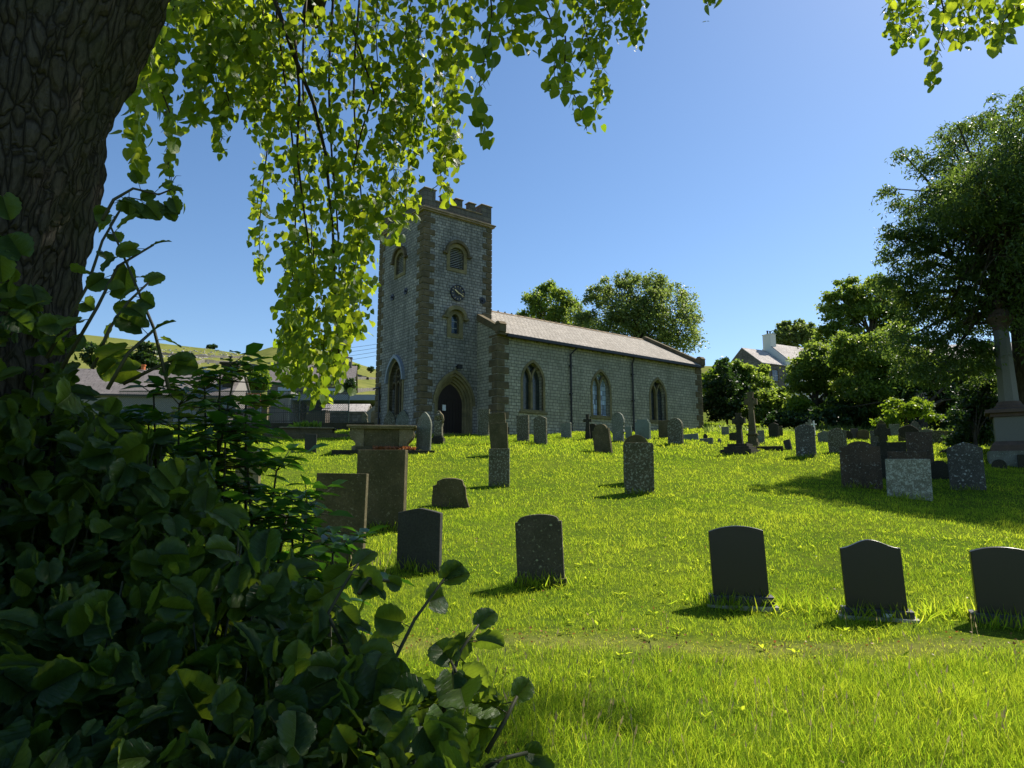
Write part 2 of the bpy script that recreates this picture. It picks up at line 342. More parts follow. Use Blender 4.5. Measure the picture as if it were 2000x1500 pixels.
M['dead'] = leafmat('dried_moss', (.22, .08, .03), (.35, .13, .05), (.3, .1, .03), (.4, .16, .05), .3)
M['straw'] = leafmat('straw', (.25, .2, .09), (.42, .34, .18), (.3, .25, .1), (.5, .42, .2), .35)
M['moss'] = leafmat('moss', (.16, .13, .025), (.32, .24, .05), (.2, .16, .02), (.4, .3, .05), .3)
def groundmat():
    b = NB('turf'); tc = b.n('ShaderNodeTexCoord'); v = tc.outputs['Object']; sp = b.n('ShaderNodeSeparateXYZ'); b.l(v, sp.inputs[0]); Y = sp.outputs[1]
    n1 = b.noise(v, .6, 5); n2 = b.noise(v, 9, 6, .7); n3 = b.noise(v, 60, 4, .7); n4 = b.noise(v, .03, 6, .65)
    near = b.mix(b.ramp(n1, [(.35, 0.), (.65, 1.)]), (.075, .125, .010), (.13, .165, .015))
    near = b.mix(b.ramp(n2, [(.4, .8), (.6, 0.)]), near, (.05, .075, .015))
    yy = b.math('ADD', Y, b.math('MULTIPLY', n1, .9)); pth = b.math('ABSOLUTE', b.math('SUBTRACT', yy, 7.05)); pm = b.ramp(pth, [(.05, .5), (.4, 0.)])
    pm = b.math('MULTIPLY', pm, b.ramp(n2, [(.35, .4), (.6, 1.)]))
    near = b.mix(pm, near, (.20, .18, .06))
    far = b.mix(b.ramp(n4, [(.35, 0.), (.65, 1.)]), (.13, .145, .035), (.20, .20, .06))
    far = b.mix(b.ramp(b.noise(v, .12, 6, .7), [(.48, 0.), (.6, .7)]), far, (.075, .10, .03)); far = b.mix(b.ramp(b.noise(v, .5, 6, .75), [(.5, 0.), (.65, .5)]), far, (.10, .11, .035))
    k = b.n('ShaderNodeMapRange'); k.inputs[1].default_value = 60; k.inputs[2].default_value = 100; b.l(Y, k.inputs[0])
    c = b.mix(k.outputs[0], near, far)
    return b.done(b.bsdf(c, 1., .0, bump=n3, bs=.5, bd=.03))
M['ground'] = groundmat()
# ---------------------------------------------------------------- ground and hills
RX = [-4000, 0, 150, 400, 480, 560, 690, 740, 900, 1380, 2000, 4000]; RYp = [640, 650, 655, 680, 693, 697, 722, 735, 760, 745, 745, 700]
R2X = [-4000, 300, 470, 500, 545, 590, 640, 700, 740, 900, 1380, 1430, 1700, 2200, 5000]; R2Y = [700, 700, 694, 683, 671, 675, 690, 712, 724, 735, 714, 716, 700, 690, 690]
def ratio(px, py):
    r = [ray(a, b) for a, b in zip(np.atleast_1d(px), np.atleast_1d(py))]
    return np.array([q[2] / hypot(q[0], q[1]) for q in r])
def build_ground():
    rs = np.concatenate([np.linspace(0.5, 40, 110), np.linspace(41, 110, 60), np.linspace(116, 440, 90)])
    az = np.radians(np.concatenate([np.linspace(-180, -60, 40)[:-1], np.linspace(-60, 60, 280), np.linspace(60, 180, 40)[1:]]))
    A, R = np.meshgrid(az, rs, indexing='ij'); X = R * np.sin(A); Y = R * np.cos(A)
    px = np.clip(1000 + F * np.tan(np.clip(A, -1.2, 1.2)), -3900, 3900)
    e = np.interp(px, RX, RYp); er = np.interp(px.ravel(), RX, RYp)
    rr = ratio(px.ravel(), er).reshape(px.shape)
    base = gz(X, np.minimum(Y, 110)); base = np.where(Y < 0, gz(X, Y), base)
    t = np.clip((R - 90) / (420 - 90), 0, 1)
    r0 = gz(X, np.clip(np.cos(A) * 90, -60, 110)) / 90
    rat = r0 + (rr - r0) * (t ** .8)
    back = np.clip((np.abs(A) - 1.2) / .4, 0, 1)
    Z = np.where(R <= 90, base, rat * R * (1 - back) + base * back)
    Z += np.where(R > 90, 1.2 * np.sin(X * .035) * np.sin(Y * .03 + 1) * t, 0)
    Z = np.where(R > 420, Z - (R - 420) * .8, Z)
    n, m = A.shape; V = np.stack([X, Y, Z], -1).reshape(-1, 3); I = np.arange(n * m).reshape(n, m)
    q = np.stack([I[:-1, :-1], I[:-1, 1:], I[1:, 1:], I[1:, :-1]], -1).reshape(-1, 4)
    V = np.vstack([V, [[0, 0, -1.62]]]); c = len(V) - 1
    tr = np.stack([np.full(n - 1, c), I[:-1, 0], I[1:, 0]], -1)
    o = npmesh('ground', V, [q, tr], M['ground'], sm=True); tag(o, kind='structure')
    # farther hill
    px = np.linspace(-3500, 4500, 300); rr = ratio(px, np.interp(px, R2X, R2Y)); V = []
    a = np.arctan((px - 1000) / F)
    rings = [(430, .78), (520, .90), (600, .97), (660, 1.0), (760, .9), (2200, .1)]
    for R_, k in rings: V.append(np.stack([R_ * np.sin(a), R_ * np.cos(a), rr * k * R_ - (25 if R_ == 430 else 0)], -1))
    V = np.stack(V, 1).reshape(-1, 3); I = np.arange(len(V)).reshape(-1, len(rings))
    q = np.stack([I[:-1, :-1], I[:-1, 1:], I[1:, 1:], I[1:, :-1]], -1).reshape(-1, 4)
    o = npmesh('hills', V, [q], M['ground'], sm=True); tag(o, kind='structure')
build_ground()
_dg = None
def hit(x, y, ymin=3):      # first hit of the built ground along a pixel ray
    global _dg
    if _dg is None: bpy.context.view_layer.update(); _dg = bpy.context.evaluated_depsgraph_get()
    g = bpy.data.objects['ground']; r = Vector(ray(x, y)).normalized()
    ok, loc, nn, i = g.ray_cast(r * (ymin / r.y), r)
    return loc if ok else None
def groundz(X, Y):
    g = bpy.data.objects['ground']; ok, loc, nn, i = g.ray_cast(Vector((X, Y, 300)), Vector((0, 0, -1)))
    return loc.z if ok else float(gz(X, Y))
# ---------------------------------------------------------------- grass
def vnoise(X, Y, s, seed=0):
    r = np.random.default_rng(seed); t = r.random((64, 64)); x = X / s; y = Y / s
    i = np.floor(x).astype(int); j = np.floor(y).astype(int); fx = x - i; fy = y - j; fx = fx * fx * (3 - 2 * fx); fy = fy * fy * (3 - 2 * fy)
    g = lambda a, b: t[a % 64, b % 64]
    return (g(i, j) * (1 - fx) + g(i + 1, j) * fx) * (1 - fy) + (g(i, j + 1) * (1 - fx) + g(i + 1, j + 1) * fx) * fy
CH = dict(n=Vector((sin(radians(53)), cos(radians(53)), 0)), l=Vector((-cos(radians(53)), sin(radians(53)), 0)), C=Vector((-4.975, 35.655, 0)))
def in_church(X, Y):
    dx = X - CH['C'].x; dy = Y - CH['C'].y; u = dx * CH['n'].x + dy * CH['n'].y; v = dx * CH['l'].x + dy * CH['l'].y
    return ((u > 0) & (u < 4.6) & (v > 0)) | ((u > 3.6) & (u < 25) & (v > -2))
def build_grass():
    Vs = []; Fq = []; Ft = []; vars_ = []; nb = 0
    zones = [(3.2, 6, 4600, .0032), (6, 9.5, 3000, .0038), (9.5, 15, 1100, .0065), (15, 24, 480, .011), (24, 38, 200, .018), (38, 62, 75, .03)]
    for y0, y1, den, wd in zones:
        xw = .86 * y1 + .5; N = int(den * 2 * xw * (y1 - y0)); X = rng.uniform(-xw, xw, N); Y = rng.uniform(y0, y1, N)
        k = np.abs(X) < .83 * Y + .4
        
        X, Y = X[k], Y[k]
        n1 = vnoise(X, Y, .35, 1); n2 = vnoise(X, Y, 1.7, 2); n3 = vnoise(X, Y, .09, 3)
        keep = rng.random(len(X)) < .22 + .78 * np.clip(n1 * .7 + n3 * .6, 0, 1); keep &= ~in_church(X, Y)
        pth = np.abs(Y + .9 * (n2 - .5) * .8 - 6.75); ispath = pth < .33 * (.4 + 1.1 * n1)
        keep &= ~(ispath & (rng.random(len(X)) < .45))
        X, Y, n1, n2, n3, ispath = [q[keep] for q in (X, Y, n1, n2, n3, ispath)]; N = len(X)
        H = (.035 + .06 * n1 + .035 * n2) * rng.uniform(.4, 1.5, N); H *= np.where(Y < 6.2, 1 + .7 * np.clip((6.2 - Y) / 1.5, 0, 1) * (.4 + n2), 1); H *= np.where(ispath, .4, 1); H *= np.where(Y > 6.6, .62, .9); H *= np.where(Y > 24, 1.5, 1); H *= np.where(rng.random(N) < .02, 1.8, 1)
        H *= np.where((Y > 40) & (X > 8), 1.4, 1)
        W = wd * rng.uniform(.6, 1.4, N)
        Z = gz(X, Y) - .004
        a = rng.uniform(0, 2 * pi, N); lean = rng.uniform(.1, 1.5, N) * H; la = a + rng.normal(0, .9, N) + pi / 2
        dx, dy = np.cos(la) * lean, np.sin(la) * lean; wx, wy = np.cos(a) * W / 2, np.sin(a) * W / 2
        B = np.stack([X, Y, Z], -1)
        w_ = np.stack([wx, wy, 0 * wx], -1); m_ = np.stack([dx * .35, dy * .35, H * .6], -1); t_ = np.stack([dx, dy, H * rng.uniform(.75, 1, N)], -1)
        V = np.stack([B - w_, B + w_, B + m_ + w_ * .8, B + m_ - w_ * .8, B + t_], 1)
        Vs.append(V.reshape(-1, 3)); off = (nb + np.arange(N) * 5)[:, None]
        Fq.append(off + np.array([0, 1, 2, 3])); Ft.append(off + np.array([3, 2, 4])); nb += N * 5
        vv = np.clip(.05 + .40 * n2 + .3 * n1 + .15 * (n3 - .5) + rng.normal(0, .24, N) + .25 * (vnoise(X, Y, 5., 11) - .5) + np.where(rng.random(N) < .05, .8, 0) + np.where(ispath, .35, 0), 0, 1.15); vars_.append(np.repeat(vv, 5))
    o = npmesh('grass', np.vstack(Vs), [np.vstack(Fq), np.vstack(Ft)], M['grassb'], var=np.concatenate(vars_))
    tag(o, 'bright green rough mown grass covering the whole churchyard slope', 'grass', kind='stuff')
build_grass()
# ---------------------------------------------------------------- outlines
def arch(cx, zb, w, zs, za, n=10):
    h = za - zs; a = w / 2; pts = [(cx - a, zb), (cx - a, zs)]
    if h > a * 1.02:
        R = (h * h + a * a) / w; th = math.asin(min(1, h / R))
        L = [(cx - a + R - R * cos(th * i / n), zs + R * sin(th * i / n)) for i in range(1, n)]
    else:
        L = [(cx - a * cos(pi / 2 * i / n), zs + h * sin(pi / 2 * i / n)) for i in range(1, n)]
    return pts + L + [(cx, za)] + [(2 * cx - x, z) for x, z in reversed(L)] + [(cx + a, zs), (cx + a, zb)]
def panel(mb, outer, holes, mp, depth):
    polys = [[Vector((u, z, 0)) for u, z in outer]] + [[Vector((u, z, 0)) for u, z in h] for h in holes]
    flat = [p for q in polys for p in q]; tris = geometry.tessellate_polygon(polys)
    mb.add([mp(p.x, p.y, 0) for p in flat], tris)
    for h in holes:
        n = len(h); mb.add([mp(u, z, 0) for u, z in h] + [mp(u, z, depth) for u, z in h], [(i, (i + 1) % n, (i + 1) % n + n, i + n) for i in range(n)])
def lattice_glass(name, base, line, cell=.11, hcell=.16, bright=0):
    b = NB(name); tc = b.n('ShaderNodeTexCoord'); sp = b.n('ShaderNodeSeparateXYZ'); b.l(tc.outputs['Object'], sp.inputs[0]); u = b.math('ADD', sp.outputs[0], sp.outputs[1])
    cx = b.n('ShaderNodeCombineXYZ'); b.l(u, cx.inputs[0]); b.l(sp.outputs[2], cx.inputs[1])
    br = b.n('ShaderNodeTexBrick'); b.l(cx.outputs[0], br.inputs[0]); br.offset = 0; br.inputs['Scale'].default_value = 1; br.inputs['Brick Width'].default_value = cell; br.inputs['Row Height'].default_value = hcell; br.inputs['Mortar Size'].default_value = .009
    br.inputs['Color1'].default_value = base + (1,); br.inputs['Color2'].default_value = tuple(min(1, x * (1.8 + bright * 4) + .004) for x in base) + (1,); br.inputs['Mortar'].default_value = line + (1,)
    n = b.noise(tc.outputs['Object'], 5, 3)
    return b.done(b.bsdf(br.outputs['Color'], .22, .6, bump=b.math('ADD', n, br.outputs['Fac']), bs=.25, bd=.02))
M['glass'] = lattice_glass('leaded_glass_dark', (.014, .022, .02), (.035, .04, .038))
M['glassb'] = lattice_glass('leaded_glass_painted_sheen', (.10, .13, .19), (.012, .014, .016), .15, .3, 1)  # bright pane colours stand in for the reflection on the middle window
M['glassm'] = lattice_glass('leaded_glass_dim', (.016, .022, .024), (.055, .06, .065))
M['pane'] = plain('window_pane', (.03, .05, .08), .12, .8)
M['paneb'] = plain('curtained_pane', (.30, .38, .50), .3, .6)
M['frame'] = plain('painted_frame', (.45, .46, .45), .5, .4)
# ---------------------------------------------------------------- the church
def build_church():
    ch = thing('church', 'grey limestone church with battlemented clock tower and long slate roofed nave', 'church', (CH['C'].x, CH['C'].y, 0), radians(37))
    TX, TY, TZ = 4.65, 5.6, 15.25; zb = 1.6
    fm = lambda u, z, d: (u, d, z); lm = lambda u, z, d: (d, u, z)
    # openings
    bf_o = arch(2.2, 12.22, .95, 13.05, 13.5); bl_o = arch(2.78, 12.22, .95, 13.05, 13.5)
    mw_o = arch(2.13, 8.35, .52, 9.2, 9.5); dr_o = arch(2.13, 2.2, 2.5, 4.3, 6.05, 14); lw_o = arch(2.95, 3.8, 1.6, 5.75, 6.95, 12)
    mb = MB(); panel(mb, [(0, zb), (TX, zb), (TX, TZ), (0, TZ)], [bf_o, mw_o, dr_o], fm, .5)
    panel(mb, [(0, zb), (TY, zb), (TY, TZ), (0, TZ)], [bl_o, lw_o], lm, .5)
    mb.add([(TX, 0, zb), (TX, TY, zb), (TX, TY, TZ), (TX, 0, TZ)], [(0, 1, 2, 3)]); mb.add([(0, TY, zb), (TX, TY, zb), (TX, TY, TZ), (0, TY, TZ)], [(0, 1, 2, 3)]); mb.add([(0, 0, TZ), (TX, 0, TZ), (TX, TY, TZ), (0, TY, TZ)], [(0, 1, 2, 3)])
    mb.build('tower_wall', M['tower'], ch, nrm=False)
    # quoins
    def quoins(cx, cy, sx, sy, z0, z1, hh=.36, a=.72, b=.42):
        mb = MB(); z = z0; i = 0; pr = .045
        while z < z1 - .1:
            h = min(hh, z1 - z) - .03; lx, ly = (a, b) if i % 2 else (b, a)
            x0, x1 = sorted((cx - sx * pr, cx + sx * lx)); y0, y1 = sorted((cy - sy * pr, cy + sy * ly))
            mb.box(x0, x1, y0, y1, z, z + h); z += hh; i += 1
        return mb.build('quoins', M['quoin'], ch, bev=.035)
    quoins(0, 0, 1, 1, 2.0, TZ - .05); quoins(TX, 0, -1, 1, 2.0, TZ - .05, b=.36, a=.62); quoins(0, TY, 1, -1, 2.0, TZ - .05)
    # string course / cornice
    mb = MB(); mb.box(-.16, TX + .16, -.16, TY + .16, TZ, TZ + .09); mb.box(-.22, TX + .22, -.22, TY + .22, TZ + .092, TZ + .17); mb.build('cornice', M['cornice'], ch, bev=.015)
    # parapet
    pz = TZ + .171; mb = MB(); t = .34; zc = pz + .55; zm = zc + .5
    mb.box(0, TX, 0, t, pz, zc); mb.box(0, TX, TY - t, TY, pz, zc); mb.box(0, t, t, TY - t, pz, zc); mb.box(TX - t, TX, t, TY - t, pz, zc)
    mb.build('parapet', M['parapet'], ch)
    def merl(x0, x1, y0, y1, z1):
        m = MB(); m.box(x0, x1, y0, y1, zc + .001, z1).build('merlon', M['parapet'], ch)
        c = MB(); o = .055; mx, my = (x0 + x1) / 2, (y0 + y1) / 2
        c.box(x0 - o, x1 + o, y0 - o, y1 + o, z1 + .001, z1 + .05); c.box(x0 - o, x1 + o, y0 - o, y1 + o, z1 + .05, z1 + .15, tx=.16, ty=.16)
        c.build('merlon_cap', M['cornice'], bpy.data.objects[-1] if False else ch)
    cw = .72
    for (x, y) in ((0, 0), (TX - cw, 0), (0, TY - cw), (TX - cw, TY - cw)): merl(x, x + cw, y, y + cw, zm + .12)
    g = (TX - 2 * cw - 3 * .46) / 4
    for i in range(3):
        x = cw + g + i * (.46 + g); merl(x, x + .46, 0, t, zm); merl(x, x + .46, TY - t, TY, zm)
    g = (TY - 2 * cw - 3 * .5) / 4
    for i in range(3):
        y = cw + g + i * (.5 + g); merl(0, t, y, y + .5, zm); merl(TX - t, TX, y, y + .5, zm)
    mb = MB()   # crenel copings
    for (x0, x1, y0, y1) in ((cw, TX - cw, -.05, t + .03), (-.05, t + .03, cw, TY - cw), (TX - t - .03, TX + .05, cw, TY - cw)): mb.box(x0, x1, y0, y1, zc, zc + .002 + .05)
    mb.build('crenel_coping', M['cornice'], ch)
    # belfry windows
    def belfry(cu, mp, mpi):
        wn = MB(); wn.ring(arch(cu, 12.22, .95, 13.05, 13.5), arch(cu, 12.02, 1.36, 13.05, 13.72), mp, -.05, .12); wn = wn.build('belfry_window', M['dress'], ch)
        h = MB(); a1 = arch(cu, 13.0, 1.37, 13.08, 13.74)[1:-1]; a2 = arch(cu, 13.0, 1.62, 13.08, 13.92)[1:-1]; h.ring(a1, a2, mp, -.2, .02, closed=False)
        for s in (-1, 1): h.prism([(cu + s * .68, 12.98), (cu + s * .95, 12.98), (cu + s * .95, 13.1), (cu + s * .68, 13.1)], mp, -.2, .02)
        h.build('hood_mould', M['quoin'], wn)
        l = MB()
        for i in range(12):
            z = 12.26 + i * .105; hw = .46 if z < 13.1 else .46 * sqrt(max(0.02, 1 - ((z - 13.05) / .47) ** 2))
            l.prism([(cu - hw, z), (cu + hw, z), (cu + hw, z + .03), (cu - hw, z + .03)], mp, .16, .2)
            l.add([mp(cu - hw, z, .16), mp(cu + hw, z, .16), mp(cu + hw, z + .075, .3), mp(cu - hw, z + .075, .3)], [(0, 1, 2, 3)])
        l.build('louvres', M['louvre'], wn)
        v = MB(); v.prism(arch(cu, 12.2, .97, 13.05, 13.52), mp, .46, .5); v.build('dark_backing', M['void'], wn)  # near-black panel stands in for the unlit belfry interior
    belfry(2.2, fm, 1); belfry(2.78, lm, 1)
    # middle window
    wn = MB(); wn.ring(arch(2.13, 8.35, .52, 9.2, 9.5), arch(2.13, 8.12, 1.06, 9.25, 9.72), fm, -.05, .15); wn = wn.build('stair_window', M['dress'], ch)
    h = MB(); h.ring(arch(2.13, 9.2, 1.07, 9.3, 9.74)[1:-1], arch(2.13, 9.2, 1.4, 9.3, 9.98)[1:-1], fm, -.24, .02, closed=False)
    for s in (-1, 1): h.prism([(2.13 + s * .53, 9.2), (2.13 + s * .85, 9.2), (2.13 + s * .85, 9.31), (2.13 + s * .53, 9.31)], fm, -.24, .02)
    h.build('hood_mould', M['dress'], wn)
    MB().prism(arch(2.13, 8.33, .54, 9.2, 9.52), fm, .22, .26).build('glass', M['pane'], wn)
    for z in (8.7, 9.1): MB().prism([(1.87, z), (2.39, z), (2.39, z + .03), (1.87, z + .03)], fm, .19, .218).build('glazing_bar', M['frame'], wn)
    # clock
    ck = MB(); r = .46; n = 32
    ck.prism([(2.26 + r * cos(2 * pi * i / n), 10.78 + r * sin(2 * pi * i / n)) for i in range(n)], fm, -.07, -.002); ck = ck.build('clock', M['dial'], ch)
    rg = MB(); c_ = lambda R: [(2.26 + R * cos(2 * pi * i / n), 10.78 + R * sin(2 * pi * i / n)) for i in range(n)]
    rg.ring(c_(.42), c_(.475), fm, -.10, -.002); rg.build('clock_rim', M['black'], ck)
    for i in range(12):
        nm = MB()
        q = radians(30 * i); cx, cz = 2.26 + .38 * sin(q), 10.78 + .38 * cos(q); dx, dz = sin(q) * .05, cos(q) * .05; px, pz_ = cos(q) * .012, -sin(q) * .012
        nm.prism([(cx - dx - px, cz - dz - pz_), (cx + dx - px, cz + dz - pz_), (cx + dx + px, cz + dz + pz_), (cx - dx + px, cz - dz + pz_)], fm, -.082, -.071); nm.build('numeral', M['gold'], ck)
    MB().prism([(2.26 + .2 * cos(2 * pi * i / 20), 10.78 + .2 * sin(2 * pi * i / 20)) for i in range(20)], fm, -.078, -.0705).build('dial_centre', M['slate_stone'], ck)
    def hand(ang, L, w_):
        q = radians(ang); d = (sin(q), cos(q)); p = (cos(q), -sin(q)); m = MB()
        m.prism([(2.26 + d[0] * a + p[0] * b_, 10.78 + d[1] * a + p[1] * b_) for a, b_ in ((-.08, -w_), (-.08, w_), (L * .75, w_ * .9), (L, 0), (L * .75, -w_ * .9))], fm, -.12, -.10); m.build('clock_hand', M['gold'], ck)
    hand(112, .46, .022); hand(305, .3, .04)
    # pattress plates
    for (u, z, mp, rr) in ((4.02, 10.62, fm, .2), (3.67, 10.97, lm, .2), (1.98, 10.95, lm, .2)):
        m = MB(); m.prism([(u + rr * cos(2 * pi * i / 20), z + rr * sin(2 * pi * i / 20)) for i in range(20)], mp, -.05, -.002); m.prism([(u + .06 * cos(2 * pi * i / 8), z + .06 * sin(2 * pi * i / 8)) for i in range(8)], mp, -.12, -.051); m.build('pattress_plate', M['black'], ch)
    # door
    dz0 = 2.2
    dw = MB(); W_ = [2.5, 2.26, 2.02, 1.78, 1.62]; Zs = [6.05, 5.9, 5.76, 5.62, 5.5]
    for i in range(4): dw.ring(arch(2.13, dz0, W_[i + 1], 4.3, Zs[i + 1], 14)[:], arch(2.13, dz0, W_[i], 4.3, Zs[i], 14), fm, -.02 + i * .13 + (i % 2) * .03, .45, closed=False)
    dw = dw.build('doorway', M['dress'], ch)
    MB().ring(arch(2.13, 3.9, 2.51, 4.3, 6.07, 14)[1:-1], arch(2.13, 3.9, 2.75, 4.3, 6.25, 14)[1:-1], fm, -.12, .02, closed=False).build('hood_mould', M['dress'], dw)
    d = MB(); d.prism(arch(2.13, dz0, 1.66, 4.3, 5.52, 14), fm, .42, .48)
    for i in range(9): x = 1.37 + i * .19; d.prism([(x - .008, 2.5), (x + .008, 2.5), (x + .008, 4.6), (x - .008, 4.6)], fm, .40, .421)
    d = d.build('door', M['door'], dw)
    MB().prism([(1.62, 3.95), (1.84, 3.95), (1.84, 4.28), (1.62, 4.28)], fm, .38, .395).build('notice', M['paper'], d)
    MB().box(1.0, 3.3, -.5, .5, 2.2, 2.62).build('door_step', M['quoin'], ch)
    # west window of the tower
    wn = MB(); wn.ring(arch(2.95, 3.8, 1.6, 5.75, 6.95, 12), arch(2.95, 3.6, 1.95, 5.75, 7.12, 12), lm, -.04, .2)
    wn = wn.build('tower_window', M['dress'], ch)
    MB().ring(arch(2.95, 5.5, 1.96, 5.75, 7.14, 12)[1:-1], arch(2.95, 5.5, 2.2, 5.75, 7.34, 12)[1:-1], lm, -.2, .02, closed=False).build('hood_mould', M['lead'], wn)
    tr = MB()
    for u in (2.68, 3.22): tr.prism([(u - .05, 3.8), (u + .05, 3.8), (u + .05, 6.3), (u - .05, 6.3)], lm, .12, .28)
    for cu in (2.41, 2.95, 3.49): tr.ring(arch(cu, 5.3, .42, 5.4, 5.75, 6)[1:-1], arch(cu, 5.3, .54, 5.4, 5.84, 6)[1:-1], lm, .14, .26, closed=False)
    tr.ring([(2.95 + .2 * cos(q * pi / 6), 6.3 + .2 * sin(q * pi / 6)) for q in range(12)], [(2.95 + .3 * cos(q * pi / 6), 6.3 + .3 * sin(q * pi / 6)) for q in range(12)], lm, .14, .26)
    tr.build('tracery', M['quoin'], wn)
    MB().prism(arch(2.95, 3.8, 1.62, 5.75, 6.96, 12), lm, .34, .38).build('glass', M['glass'], wn)
    # floodlight
    f = MB(); f.box(2.22, 2.34, -.3, -.01, 6.42, 6.5); f.box(2.14, 2.42, -.42, -.24, 6.3, 6.52).build('floodlight', M['black'], ch)
    # nave
    NX0, NX1, NY0, NY1, EZ, RZ = 3.69, 21.85, -2.0, 8.0, 8.3, 10.93; ry = 3.0
    nm_ = lambda u, z, d: (u, NY0 + d, z)
    wins = [(6.24, 'glass'), (11.73, 'glassb'), (17.1, 'glassm')]
    holes = [arch(c, 4.08, 1.5, 5.7, 6.85, 12) for c, _ in wins]
    mb = MB(); panel(mb, [(NX0, 1.6), (NX1, 1.6), (NX1, EZ), (NX0, EZ)], holes, nm_, .45)
    for x in (NX0, NX1): mb.add([(x, NY0, 1.6), (x, NY1, 1.6), (x, NY1, EZ), (x, ry, RZ), (x, NY0, EZ)], [(0, 1, 2, 3, 4)])
    mb.add([(NX0, NY1, 1.6), (NX1, NY1, 1.6), (NX1, NY1, EZ), (NX0, NY1, EZ)], [(0, 1, 2, 3)])
    mb.build('nave_wall', M['nave'], ch, nrm=False)
    quoins(NX0, NY0, 1, 1, 2.2, EZ - .05, hh=.42, a=.8, b=.5); quoins(NX1, NY0, -1, 1, 2.2, EZ - .05, hh=.42, a=.7, b=.45)
    for c, gm in wins:
        wn = MB(); wn.ring(arch(c, 4.08, 1.5, 5.7, 6.85, 12), arch(c, 3.95, 1.8, 5.7, 7.02, 12), nm_, -.035, .14)
        wn.prism([(c - 1.0, 3.87), (c + 1.0, 3.87), (c + 1.0, 3.99), (c - 1.0, 3.99)], nm_, -.1, .1); wn = wn.build('nave_window', M['dress'], ch)
        tr = MB(); tr.prism([(c - .075, 4.08), (c + .075, 4.08), (c + .075, 5.72), (c - .075, 5.72)], nm_, .12, .32)
        hh, w_ = 1.15, 1.5; R = (hh * hh + w_ * w_ / 4) / w_; tm = math.acos(1 - w_ / (4 * R)) * 1.0
        for s in (-1, 1):
            A_ = [(c + s * (R - (R + .055) * cos(tm * i / 8)), 5.7 + (R + .055) * sin(tm * i / 8)) for i in range(9)]; B_ = [(c + s * (R - (R - .055) * cos(tm * i / 8)), 5.7 + (R - .055) * sin(tm * i / 8)) for i in range(9)]
            tr.ring(B_, A_, nm_, .125, .315, closed=False)
        tr.build('mullion', M['dress'], wn)
        MB().prism(arch(c, 4.08, 1.52, 5.7, 6.86, 12), nm_, .34, .37).build('glass', M[gm], wn)
    # roof
    mb = MB(); ev = -2.28; ez = RZ - (ry - ev) * (RZ - EZ) / (ry - NY0) + .12; tz = RZ + .12; x0, x1 = NX0 + .32, NX1 - .32
    mb.prism([(ev, ez), (ry, tz), (2 * ry - ev, ez), (2 * ry - ev, ez - .1), (ry, tz - .1), (ev, ez - .1)], lambda u, z, d: (d, u, z), x0, x1)
    rf = mb.build('roof', M['slate'], ch)
    rt = MB(); x = x0
    while x < x1 - .5: rt.prism([(ry - .17, tz - .06), (ry, tz + .06), (ry + .17, tz - .06)], lambda u, z, d: (d, u, z), x, x + .52); rt.box(x + .5, x + .56, ry - .05, ry + .05, tz + .05, tz + .13); x += .56
    rt.build('ridge_tiles', M['cornice'], rf)
    sl = (RZ - EZ) / (ry - NY0)
    for xa, xb in ((NX0 - .06, NX0 + .34), (NX1 - .34, NX1 + .06)):
        c = MB(); mpx = lambda u, z, d: (d, u, z)
        zz = lambda y: EZ + (y - NY0) * sl
        c.prism([(NY0 - .1, zz(NY0 - .1) + .0), (ry, RZ), (NY1 + .1, zz(NY0 - .1)), (NY1 + .1, zz(NY0 - .1) + .42), (ry, RZ + .42), (NY0 - .1, zz(NY0 - .1) + .42)], mpx, xa, xb)
        c.build('gable_coping', M['quoin'], ch, bev=.02)
        k = MB(); k.box(xa - .03, xb + .03, NY0 - .36, NY0 + .12, EZ - .02, EZ + .42); k.box(xa - .05, xb + .05, NY0 - .42, NY0 + .18, EZ + .421, EZ + .62, tx=.0, ty=.2); k.box(xa - .02, xb + .3 if xa < 5 else xb + .02, NY0 - .3, NY0 - .001, EZ - .16, EZ - .021); k.build('kneeler', M['quoin'], ch, bev=.02)
    gt = MB(); gt.box(NX0 + .45, NX1 - .4, ev - .1, ev + .06, ez - .2, ez - .05)
    gt.build('gutter', M['black'], ch)
    cb = MB(); x = NX0 + 1
    while x < NX1 - .6: cb.box(x, x + .16, NY0 - .22, NY0 - .003, EZ - .26, EZ - .1); x += .9
    cb.box(NX0 + .5, NX1 - .45, NY0 - .1, NY0 - .002, EZ - .095, EZ - .0); cb.build('corbels', M['dress'], ch)
    for x, off in ((9.12, .35), (14.55, 0)):
        d = MB(); d.tube([(x + off, NY0 - .3, EZ - .1), (x + off, NY0 - .28, EZ - .25), (x, NY0 - .1, EZ - .65), (x, NY0 - .1, 2.2)], .055, 8)
        for z in (3.4, 5.2, 6.9): d.box(x - .1, x + .1, NY0 - .17, NY0 - .003, z, z + .06)
        d.build('downpipe', M['black'], ch)
    d = MB(); d.tube([(-.1, 5.75, 5.62), (-.1, 4.95, 5.62), (-.1, 4.92, 5.5), (-.1, 4.92, 2.0)], .05, 8); d.build('downpipe', M['black'], ch)
    # chancel stub
    c = MB(); c.box(NX1 + .002, 24.6, .6, 5.4, 2, 5.6); c.build('vestry_wall', M['nave'], ch)
    c = MB(); c.prism([(.25, 5.45), (3, 7.1), (5.75, 5.45), (5.75, 5.6), (3, 7.27), (.25, 5.6)], lambda u, z, d: (d, u, z), NX1 + .01, 24.8); c.build('vestry_roof', M['slate'], ch)
    MB().tube([(24.4, .5, 5.4), (24.4, .5, 2)], .05, 8).build('downpipe', M['black'], ch)
    # lean-to at far end seen past the quoins
build_church()
